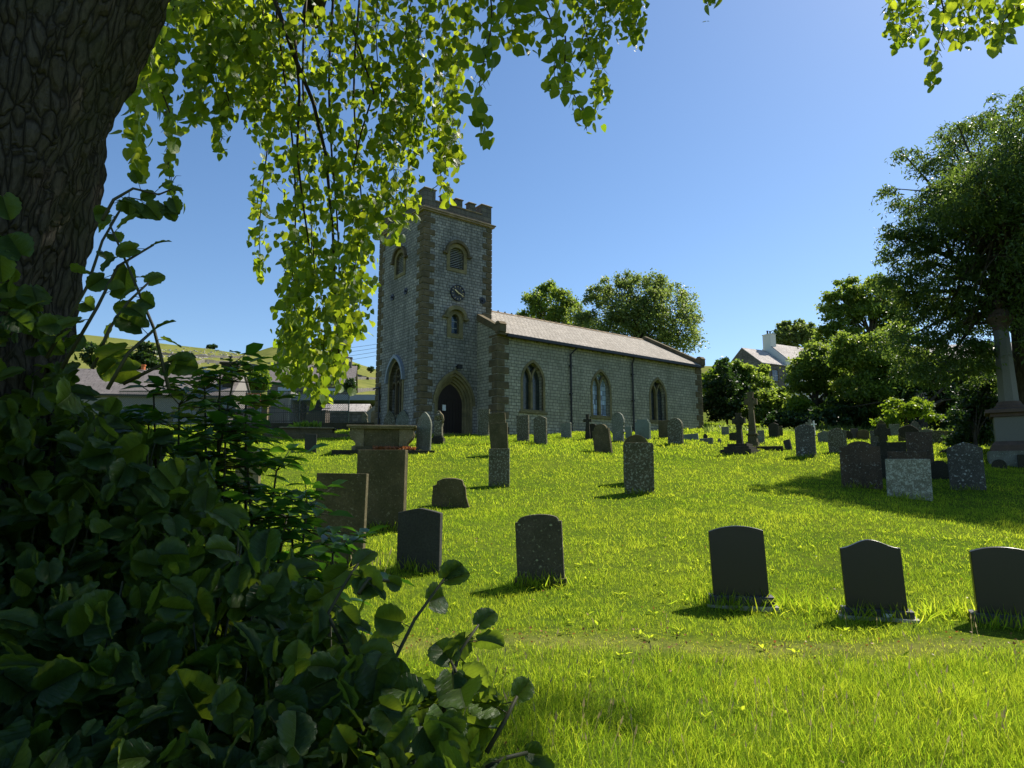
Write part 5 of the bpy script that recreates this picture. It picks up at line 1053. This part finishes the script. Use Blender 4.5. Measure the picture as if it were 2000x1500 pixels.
def meadow_extras():
    # seed stalks
    n = 420; Y = rng.uniform(3.9, 7.2, n) ; X = rng.uniform(-.1, 1, n) * Y * .8; k = rng.random(n) < np.clip((7.4 - Y) / 2.2, .1, 1); X, Y = X[k], Y[k]; n = len(X)
    X = np.concatenate([X, rng.normal(-1.85, .12, 14)]); Y = np.concatenate([Y, rng.normal(8.9, .1, 14)]); n = len(X); z = gz(X, Y); d = norm(rdir(n) * .35 + np.array([0, 0, 1])); h = rng.uniform(.12, .26, n); h[-14:] *= 1.8
    st = (np.array([(-.008, 0, 0), (.008, 0, 0), (.005, 1, 0), (-.005, 1, 0)], float), [np.array([(0, 1, 2, 3)])]); p = np.stack([X, Y, z], -1)
    tv = np.array([(0, .8, 0), (.03, .87, .01), (.02, .97, 0), (0, 1.06, 0), (-.02, .96, 0), (-.03, .86, -.01)], float); hd = (np.vstack([st[0], tv]), [st[1][0], np.array([(4, 5, 6), (4, 6, 7), (4, 7, 8), (4, 8, 9)])])
    o = leaves('grass_seed_heads', p, d, rdir(n), h, hd, M['straw'], None); tag(o, 'straw coloured grass stalks with seed heads in the near grass', 'grass', kind='stuff')
    # broad leaved weeds: rosettes
    n = 150; Y = rng.uniform(4, 12, n); X = rng.uniform(-.35, .8, n) * Y; k = 9; a = rng.uniform(0, 2 * pi, (n, k)); r_ = rng.uniform(0, .04, (n, k)); P_ = np.stack([X[:, None] + r_ * np.cos(a), Y[:, None] + r_ * np.sin(a), gz(X, Y)[:, None] + .02 + 0 * a], -1).reshape(-1, 3)
    tp = np.stack([np.cos(a), np.sin(a), rng.uniform(.2, 1.2, (n, k))], -1).reshape(-1, 3); o = leaves('weeds', P_, tp, np.tile([0, 0, 1.], (n * k, 1)) + rng.normal(0, .2, (n * k, 3)), rng.uniform(.03, .09, n * k), T_lance(), M['grassb'], None, rng.uniform(.3, 1, n * k)); tag(o, 'broad leaved weeds scattered through the grass', 'weeds', kind='stuff')
    # fallen leaves and thatch
    n = 700; Y = rng.uniform(4, 12, n); X = rng.uniform(-.4, .8, n) * Y; pth = rng.random(n) < .45; Y = np.where(pth, 6.75 + rng.normal(0, .2, n), Y); p = np.stack([X, Y, gz(X, Y) + .015], -1)
    o = leaves('fallen_leaves', p, rdir(n), rdir(n) + np.array([0, 0, 1.5]), rng.uniform(.015, .04, n), T_card(), M['dead'], None); tag(o, 'dry brown fallen leaves and thatch in the grass', 'leaves', kind='stuff')
meadow_extras()
# ---------------------------------------------------------------- the lime tree
def lime():
    base = Vector((-2.55, 2.55, -1.65)); root = thing('lime_tree', 'huge old lime tree with dark fissured trunk and hanging sunlit branches at left', 'tree', base)
    def stem(name, pts, rs, seed, n=64, m=150):
        pts = [Vector(p) - base for p in pts]; r = np.random.default_rng(seed); T = np.linspace(0, len(pts) - 1, m); V = []
        ph = r.uniform(0, 6.28, 20)
        for i, t in enumerate(T):
            k = min(int(t), len(pts) - 2); f_ = t - k; c = pts[k].lerp(pts[k + 1], f_); R = rs[k] * (1 - f_) + rs[k + 1] * f_
            for j in range(n):
                a = 2 * pi * j / n
                w_ = .035 * sin(3 * a + t * .8 + ph[0]) + .02 * sin(7 * a + t * 2 + ph[1]) + .012 * sin(15 * a + 2.5 * sin(t * 3 + ph[2])) + .010 * sin(23 * a + 3 * sin(t * 5 + a * 2 + ph[3])) + .006 * sin(t * 40 + 9 * sin(a * 5))
                V.append((c.x + (R + w_) * cos(a), c.y + (R + w_) * sin(a), c.z))
        I = np.arange(m * n).reshape(m, n); J = np.roll(I, -1, 1); q = np.stack([I[:-1], J[:-1], J[1:], I[1:]], -1).reshape(-1, 4)
        return npmesh(name, np.array(V), [q], M['bark'], root, sm=True)
    stem('trunk', [(-2.5, 2.5, -1.7), (-2.45, 2.5, -.6), (-2.45, 2.5, .5), (-2.35, 2.5, 1.4), (-2.2, 2.45, 2.4)], [.95, .74, .58, .56, .52], 1)
    stem('stem', [(-2.42, 2.45, .2), (-2.2, 2.4, 1.0), (-1.99, 2.4, 1.7), (-1.7, 2.45, 2.6), (-1.0, 2.9, 4.2)], [.4, .42, .42, .38, .3], 2)
    stem('stem', [(-2.9, 2.6, 1.0), (-3.0, 2.6, 2.2), (-3.2, 2.5, 4.5)], [.5, .45, .35], 3)
    # limbs overhead
    lm = MB()
    limbs = [[(-1.0, 2.9, 4.2), (-.6, 3.8, 5.6), (.2, 5.0, 6.6), (1.6, 6.0, 6.9), (3.4, 6.3, 6.6)], [(-1.0, 2.9, 4.2), (-1.6, 4.2, 5.6), (-2.2, 5.6, 6.2), (-2.3, 6.6, 6.0)], [(-.6, 3.8, 5.6), (-1.1, 5.4, 6.0), (-1.9, 6.0, 5.2), (-2.05, 6.1, 4.6)], [(.2, 5.0, 6.6), (.9, 5.4, 6.0), (.6, 5.6, 5.2)], [(1.6, 6.0, 6.9), (3.4, 5.6, 6.3), (4.6, 5.4, 5.6)], [(-3.2, 2.5, 4.5), (-3.2, 2.0, 7), (-2.5, 1.5, 9)]]
    for L in limbs: lm.tube([Vector(p) - base for p in L], [.16 - .022 * i for i in range(len(L))], 8)
    lm.build('limbs', M['bark2'], root, sm=True)
    # hanging strands: (x0,y0,x1,y1,depth,halfwidth,n,leafsize)
    st = [(545, -30, 590, 740, 5.6, 34, 330, .072), (600, -30, 600, 700, 5.9, 32, 330, .068), (650, -30, 655, 750, 5.4, 34, 380, .07), (700, -30, 700, 630, 5.8, 34, 300, .07), (745, -30, 735, 450, 5.5, 32, 220, .072), (520, -30, 515, 520, 5.9, 22, 190, .07), (690, 360, 690, 640, 5.6, 26, 130, .068), (620, 480, 632, 770, 5.5, 36, 190, .065), (565, 480, 562, 740, 5.7, 24, 130, .065), (665, 600, 655, 720, 5.5, 30, 70, .065),
          (340, -30, 300, 200, 5.0, 34, 130, .08), (400, -30, 385, 225, 5.2, 34, 150, .08), (450, -30, 440, 235, 5.2, 30, 130, .078), (500, -30, 500, 240, 5.4, 30, 130, .078), (290, 60, 262, 330, 4.2, 20, 70, .075), (320, 180, 345, 395, 4.2, 14, 26, .07), (440, 180, 430, 300, 5.0, 12, 18, .06), (560, -30, 470, 200, 5.8, 60, 150, .075), (380, -30, 480, 120, 5.8, 70, 200, .08),
          (800, -30, 800, 280, 5.4, 34, 190, .075), (860, -30, 870, 320, 5.6, 28, 180, .072), (905, -30, 885, 330, 5.4, 22, 130, .075), (868, 250, 866, 385, 5.2, 9, 34, .075), (825, 0, 780, 440, 5.7, 26, 150, .07), (775, 150, 765, 460, 5.6, 22, 120, .07), (955, -30, 940, 270, 3.8, 20, 34, .075), (1005, -30, 1010, 90, 4.6, 38, 50, .075), (1060, -30, 1095, 170, 4.2, 30, 42, .075), (1095, 70, 1140, 255, 4.0, 18, 20, .075), (1140, -30, 1170, 215, 5.2, 28, 90, .062), (1210, -30, 1250, 85, 5.2, 24, 56, .065), (1180, -30, 1165, 120, 5.2, 44, 90, .065), (950, -30, 1240, -5, 5.0, 34, 150, .07),
          (1755, -30, 1745, 85, 6.0, 22, 70, .065), (1800, -30, 1775, 75, 6.0, 26, 60, .06), (1840, -30, 1826, 165, 4.2, 17, 26, .072), (1870, -30, 1880, 85, 5.0, 30, 45, .07), (1925, -30, 1925, 70, 5.4, 32, 55, .065), (1985, -30, 1945, 100, 4.4, 20, 24, .075), (1392, -20, 1386, 8, 5.0, 12, 6, .08), (1990, -30, 1990, 30, 4.6, 30, 40, .085)]
    Pp = []; Sz = []; tw = MB()
    for (x0, y0, x1, y1, Y, hw, n, ls) in st:
        n = int(n * (1.75 if x0 > 510 else 2.3)); ls *= .92; t = rng.random(n) ** .9; cl = np.round(t * 9) / 9; t = .35 * t + .65 * cl + rng.normal(0, .018, n)
        wob = 18 * np.sin(t * 7 + x0); hwid = hw * (1.05 - .45 * t)
        sd_ = np.where(rng.random(n) < .5, -1, 1) * np.sin(np.round(t * 9) * 2.3 + x0); X = x0 + (x1 - x0) * t + wob * .5 + rng.normal(0, 1, n) * hwid * .55 + sd_ * hwid * .5; Yp = y0 + (y1 - y0) * t + rng.normal(0, 12, n)
        D = Y + rng.normal(0, .35, n) + (t - .5) * .2
        r = [P(a, b, d) for a, b, d in zip(X, Yp, D)]; Pp += r; Sz += list(rng.uniform(.7, 1.25, n) * ls)
        pts = [P(x0 + (x1 - x0) * q / 12 + 9 * sin(q / 12 * 7 + x0), y0 + (y1 - y0) * q / 12, Y + (q / 12 - .5) * .2) - base for q in range(13)]; rr = .012 if (y1 - y0) > 500 else .005
        tw.tube(pts, [rr * (1 - q / 15) + .001 for q in range(13)], 5)
        for q in range(2, 12):
            for s in range(2):
                a = Vector(pts[q]); e = P(x0 + (x1 - x0) * q / 12 + random.uniform(-1, 1) * hw, y0 + (y1 - y0) * q / 12 + random.uniform(2, 22) - (18 if q > 9 else 0), Y + random.uniform(-.3, .3)) - base
                tw.tube([a, a.lerp(e, .5) + Vector((0, 0, .03)), e], [.003, .002, .0012], 4, cap=False)
    for path, rr in ([(530, -20), (575, 110), (612, 200), (636, 300), (650, 450), (656, 600), (662, 700)], .022), ([(575, 60), (585, 180), (580, 300), (592, 400), (604, 480)], .014), ([(690, 60), (730, 180), (705, 260), (690, 330)], .01):
        pts = [P(a, b, 5.3) - base for a, b in path]; tw.tube(pts, [rr * (1 - .12 * i) for i in range(len(pts))], 7)
    tw.build('twigs', M['twig'], root, sm=True)
    pos = np.array([tuple(p) for p in Pp]) - np.array(base); N = len(pos); tip = rng.normal(0, .55, (N, 3)) + np.array([0, 0, -1.0]); nor = rdir(N) + np.array([.25, .3, .35])
    leaves('hanging_foliage', pos, tip, nor, np.array(Sz), T_heart(), M['lime'], root)
    # unseen upper crown, shaped to cast shade on trunk, bushes and near grass
    n = 54000; c = np.array([[1.2, 4.4, 6.6], [-.8, 3.5, 7.2], [2.6, 5.6, 7.6], [-2.5, 3, 8.5], [.6, 2.6, 8.6], [3.4, 3.6, 8.6], [-4.5, 3.5, 7], [1.8, 1.4, 9.0], [4.4, 5.2, 9.6], [-1, 5.5, 8.2], [3.0, 4.6, 5.8], [2.3, 3.2, 5.2], [7.2, 10.1, 8.9], [7.7, 10.4, 9.2]])
    kk = rng.integers(0, len(c), n // 30); cc = c[kk] + rng.normal(size=(len(kk), 3)) * np.array([1.3, 1.2, .9]); pos = (cc[:, None] + rng.normal(0, .22, (len(kk), 30, 3))).reshape(-1, 3)
    X, Y, Z = pos.T; d = Y * cos(PH) + Z * sin(PH); u = Z * cos(PH) - Y * sin(PH); vis = (d > 0) & (u < .64 * d) & (np.abs(X) < .85 * d)
    tt = (Z + 1.6) / SUND.z; gx = X - SUND.x * tt; gy = Y - SUND.y * tt
    keep = ~vis & ((gy < 4.3) | (Z > 7.5)) & (gy < 5.5) & ((gx < .1 + .3 * np.clip(3.6 - gy, 0, 9)) | ((gx < .95) & (gx > .1) & (gy < 5.5) & (gy > 4.5) & (Z > 7.5))) & (Z > 3)
    pos = pos[keep] - np.array(base); N = len(pos)
    leaves('shade_crown', pos, rng.normal(0, .5, (N, 3)) + np.array([0, 0, -.8]), rdir(N) + np.array([0, 0, .6]), rng.uniform(.09, .15, N), T_card(), M['lime'], root)
lime()
# ---------------------------------------------------------------- bushes in the foreground
def inpoly(x, y, poly):
    c = False; n = len(poly); j = n - 1
    for i in range(n):
        xi, yi = poly[i]; xj, yj = poly[j]
        if (yi > y) != (yj > y) and x < (xj - xi) * (y - yi) / (yj - yi) + xi: c = not c
        j = i
    return c
def lime_shoots():
    base = Vector((-1.3, 2.2, -1.62)); root = thing('lime_suckers', 'dense dark thicket of broad leaved shoots round the lime trunk', 'shrub', base)
    poly = [(-500, 560), (0, 560), (80, 550), (130, 640), (160, 720), (210, 790), (300, 830), (360, 870), (400, 910), (430, 960), (480, 1010), (510, 1030), (550, 1090), (610, 1140), (670, 1190), (730, 1260), (800, 1320), (870, 1370), (910, 1440), (940, 1540), (960, 1750), (-500, 1750)]
    dep = lambda y: np.interp(y, [400, 700, 1000, 1250, 1500, 1750], [2.2, 2.3, 2.15, 1.75, 1.4, 1.2])
    P_ = []; S_ = []; V_ = []
    for layer, (dd, n, sm_) in enumerate([(0, 1500, 1.0), (.25, 1900, 1.0), (.55, 2100, 1.1), (.95, 2100, 1.3), (1.3, 1500, 1.5)]):
        k = 0
        while k < n:
            x, y = random.uniform(-450, 960), random.uniform(440, 1720)
            if not inpoly(x + random.gauss(0, 10) + layer * 12, y, poly): continue
            if x < 60 and random.random() < .2: k += 1; continue
            D = float(dep(y)) + dd + random.gauss(0, .08); p = P(x, y, D)
            if p.z < -1.62: p.z = random.uniform(-1.6, -1.3)
            P_.append(p); S_.append(random.choice([.03, .042, .055, .065, .08, .1]) * random.uniform(.8, 1.15) * sm_); V_.append(random.random() * (.9 if layer < 2 else .5)); k += 1
    pos = np.array([tuple(p - base) for p in P_]); N = len(pos); S_ = [q * (.85 + .3 * random.random()) for q in S_]; tip = rng.normal(0, .75, (N, 3)) + np.array([.1, -.2, -.25]); nor = rng.normal(0, .75, (N, 3)) + np.array([.15, -.25, .6])
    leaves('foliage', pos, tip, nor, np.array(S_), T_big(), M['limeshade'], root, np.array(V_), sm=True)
    m = MB()
    for i in range(260):
        x = random.uniform(-300, 880); y = random.uniform(700, 1450)
        if not inpoly(x, y, poly): continue
        D = float(dep(y)) + random.uniform(0, .5); t = P(x, y, D) - base; b = Vector((t.x + random.uniform(-.35, .1), t.y + random.uniform(-.1, .4), 0)); mid = t.lerp(b, .5) + Vector((random.uniform(-.05, .05), 0, .03)); m.tube([b, mid, t], [.008, .006, .0025], 6)
    m.build('stems', M['stem'], root, sm=True)
    # ivy-like leaves on the trunk
    n = 420; z = rng.uniform(-.5, 1.0, n) ** 1; x = rng.uniform(-2.3, -1.55, n); pos = np.stack([x, 1.72 + (x + 2.4) ** 2 * .6 + rng.normal(0, .05, n), z], -1); k = rng.random(n) < np.clip(1.05 - z * .9, .08, 1); pos = pos[k] - np.array(base); N = len(pos)
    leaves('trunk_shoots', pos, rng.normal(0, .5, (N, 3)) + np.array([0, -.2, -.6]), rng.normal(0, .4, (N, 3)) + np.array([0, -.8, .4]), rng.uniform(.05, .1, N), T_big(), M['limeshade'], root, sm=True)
    # individually visible shoots: list of (path, leaf size)
    sh = [([(330, 500 + 260), (300, 640), (250, 520), (215, 440), (250, 385), (320, 400)], 2.1, .07), ([(120, 720), (190, 600), (230, 520), (300, 478)], 2.1, .07), ([(180, 720), (215, 640), (250, 590), (290, 552)], 2.0, .068), ([(210, 760), (250, 690), (300, 645)], 2.0, .085), ([(90, 700), (170, 560), (200, 470), (235, 410)], 2.2, .06), ([(200, 430), (222, 390), (260, 368), (310, 380), (335, 370)], 2.1, .05), ([(240, 750), (300, 720), (345, 700)], 2.1, .07),
          ([(755, 1400), (770, 1290), (810, 1210), (868, 1130)], 1.75, .075), ([(860, 1420), (880, 1330), (900, 1270), (935, 1220)], 1.65, .07), ([(690, 1300), (640, 1200), (680, 1130), (700, 1100)], 1.8, .08), ([(950, 1470), (985, 1410), (1010, 1360)], 1.6, .065), ([(700, 1160), (720, 1130), (760, 1135)], 1.8, .05), ([(840, 1480), (890, 1400), (900, 1330), (880, 1290)], 1.6, .09), ([(950, 1500), (990, 1480), (1030, 1470)], 1.6, .06)]
    m = MB(); Pp = []; Sz = []; Tp = []
    for path, D, ls in sh:
        pts = [P(a, b, D + .03 * i) for i, (a, b) in enumerate(path)]; m.tube([p - base for p in pts], [.006 * (1 - .14 * i) for i in range(len(pts))], 6)
        for i in range(len(pts) - 1):
            for q in (.3, .8):
                if i == 0 and q < .5: continue
                p = pts[i].lerp(pts[i + 1], q); d = Vector((random.uniform(-1, 1), random.uniform(-.5, .3), random.uniform(-.5, .3))).normalized(); e = p + d * .03; m.tube([p - base, e - base], [.0015, .001], 4); Pp.append(e - base); Sz.append(ls * random.uniform(.75, 1.2)); Tp.append(d)
        Pp.append(pts[-1] - base); Sz.append(ls * .8); Tp.append((pts[-1] - pts[-2]).normalized())
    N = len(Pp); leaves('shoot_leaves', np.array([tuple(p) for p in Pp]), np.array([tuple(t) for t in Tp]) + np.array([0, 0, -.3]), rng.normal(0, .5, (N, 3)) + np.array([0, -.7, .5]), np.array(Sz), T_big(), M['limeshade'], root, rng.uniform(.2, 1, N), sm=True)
    m.build('stems', M['stem'], root, sm=True)
lime_shoots()
def elder():
    base = Vector((-1.3, 3.4, -1.6)); root = thing('elder_bush', 'elder bush with long pointed leaflets rising above the thicket, left of the tomb', 'shrub', base)
    stems = [((470, 1050), (430, 730), 2.9), ((500, 1050), (400, 760), 3.0), ((520, 1050), (480, 790), 2.9), ((440, 1050), (350, 790), 3.0), ((560, 1150), (480, 860), 2.8), ((600, 1180), (600, 990), 2.7), ((560, 1160), (560, 1010), 2.7), ((400, 1000), (300, 770), 3.0), ((350, 980), (290, 830), 3.1), ((640, 1200), (650, 1080), 2.6), ((300, 960), (230, 840), 3.1), ((430, 1100), (380, 900), 2.8), ((520, 1100), (540, 920), 2.9), ((420, 1000), (455, 745), 2.85), ((480, 1100), (440, 860), 2.75), ((620, 1180), (570, 1040), 2.65)]
    m = MB(); A = []; Tp = []; Nn = []; Sz = []
    for (b, t, D) in stems:
        pb, pt = P(b[0], b[1], D), P(t[0], t[1], D); pb = Vector((pb.x - .1, pb.y, -1.6)); mid = pb.lerp(pt, .6) + Vector((random.uniform(-.06, .06), 0, .05)); m.tube([pb - base, mid - base, pt - base], [.014, .009, .004], 6)
        nn = 7
        for i in range(nn):
            o = mid.lerp(pt, i / (nn - 1)) if i else mid
            for s in range(3 if i < nn - 1 else 5):
                q = random.uniform(0, 2 * pi); d = Vector((cos(q), sin(q), random.uniform(-.15, .45) if i < nn - 1 else random.uniform(.1, .8))).normalized(); L = random.uniform(.13, .22); e = o + d * L + Vector((0, 0, -.03)); m.tube([o - base, e - base], [.003, .0015], 4)
                up = Vector((0, 0, 1)); side = d.cross(up).normalized()
                for k, fr in enumerate((.45, .75)):
                    for sg in (-1, 1):
                        A.append(o + d * L * fr - base); Tp.append(d * .5 + side * sg + Vector((0, 0, -.25))); Nn.append(up + d * .2); Sz.append(random.uniform(.08, .115))
                A.append(e - base); Tp.append(d + Vector((0, 0, -.25))); Nn.append(up); Sz.append(random.uniform(.09, .13))
    n = len(A); tv, tf = T_lance(); tv = tv * np.array([1.5, 1, 1.2])
    leaves('foliage', np.array([tuple(a) for a in A]), np.array([tuple(a) for a in Tp]), np.array([tuple(a) for a in Nn]) + rng.normal(0, .25, (n, 3)), np.array(Sz), (tv, tf), M['elder'], root, sm=True); m.build('stems', M['stem'], root, sm=True)
elder()
def near_wall():
    r = thing('garden_wall', 'mossy top of the low stone wall at the very bottom edge', 'wall', (-.3, .62, 0))
    z = P(500, 1487, .75).z; m = MB(); m.box(-1.4, .27, -.12, .13, z - 1.2, z - .015); m.build('wall', M['dark'], r, bev=.02)
    n = 9000; pos = np.stack([rng.uniform(-1.4, .27, n), rng.uniform(-.1, .13, n), np.full(n, z - .02) + rng.uniform(-.006, .004, n)], -1); leaves('moss', pos, rdir(n, 1.5), rdir(n), rng.uniform(.004, .011, n), T_card(), M['moss'], r)
near_wall()
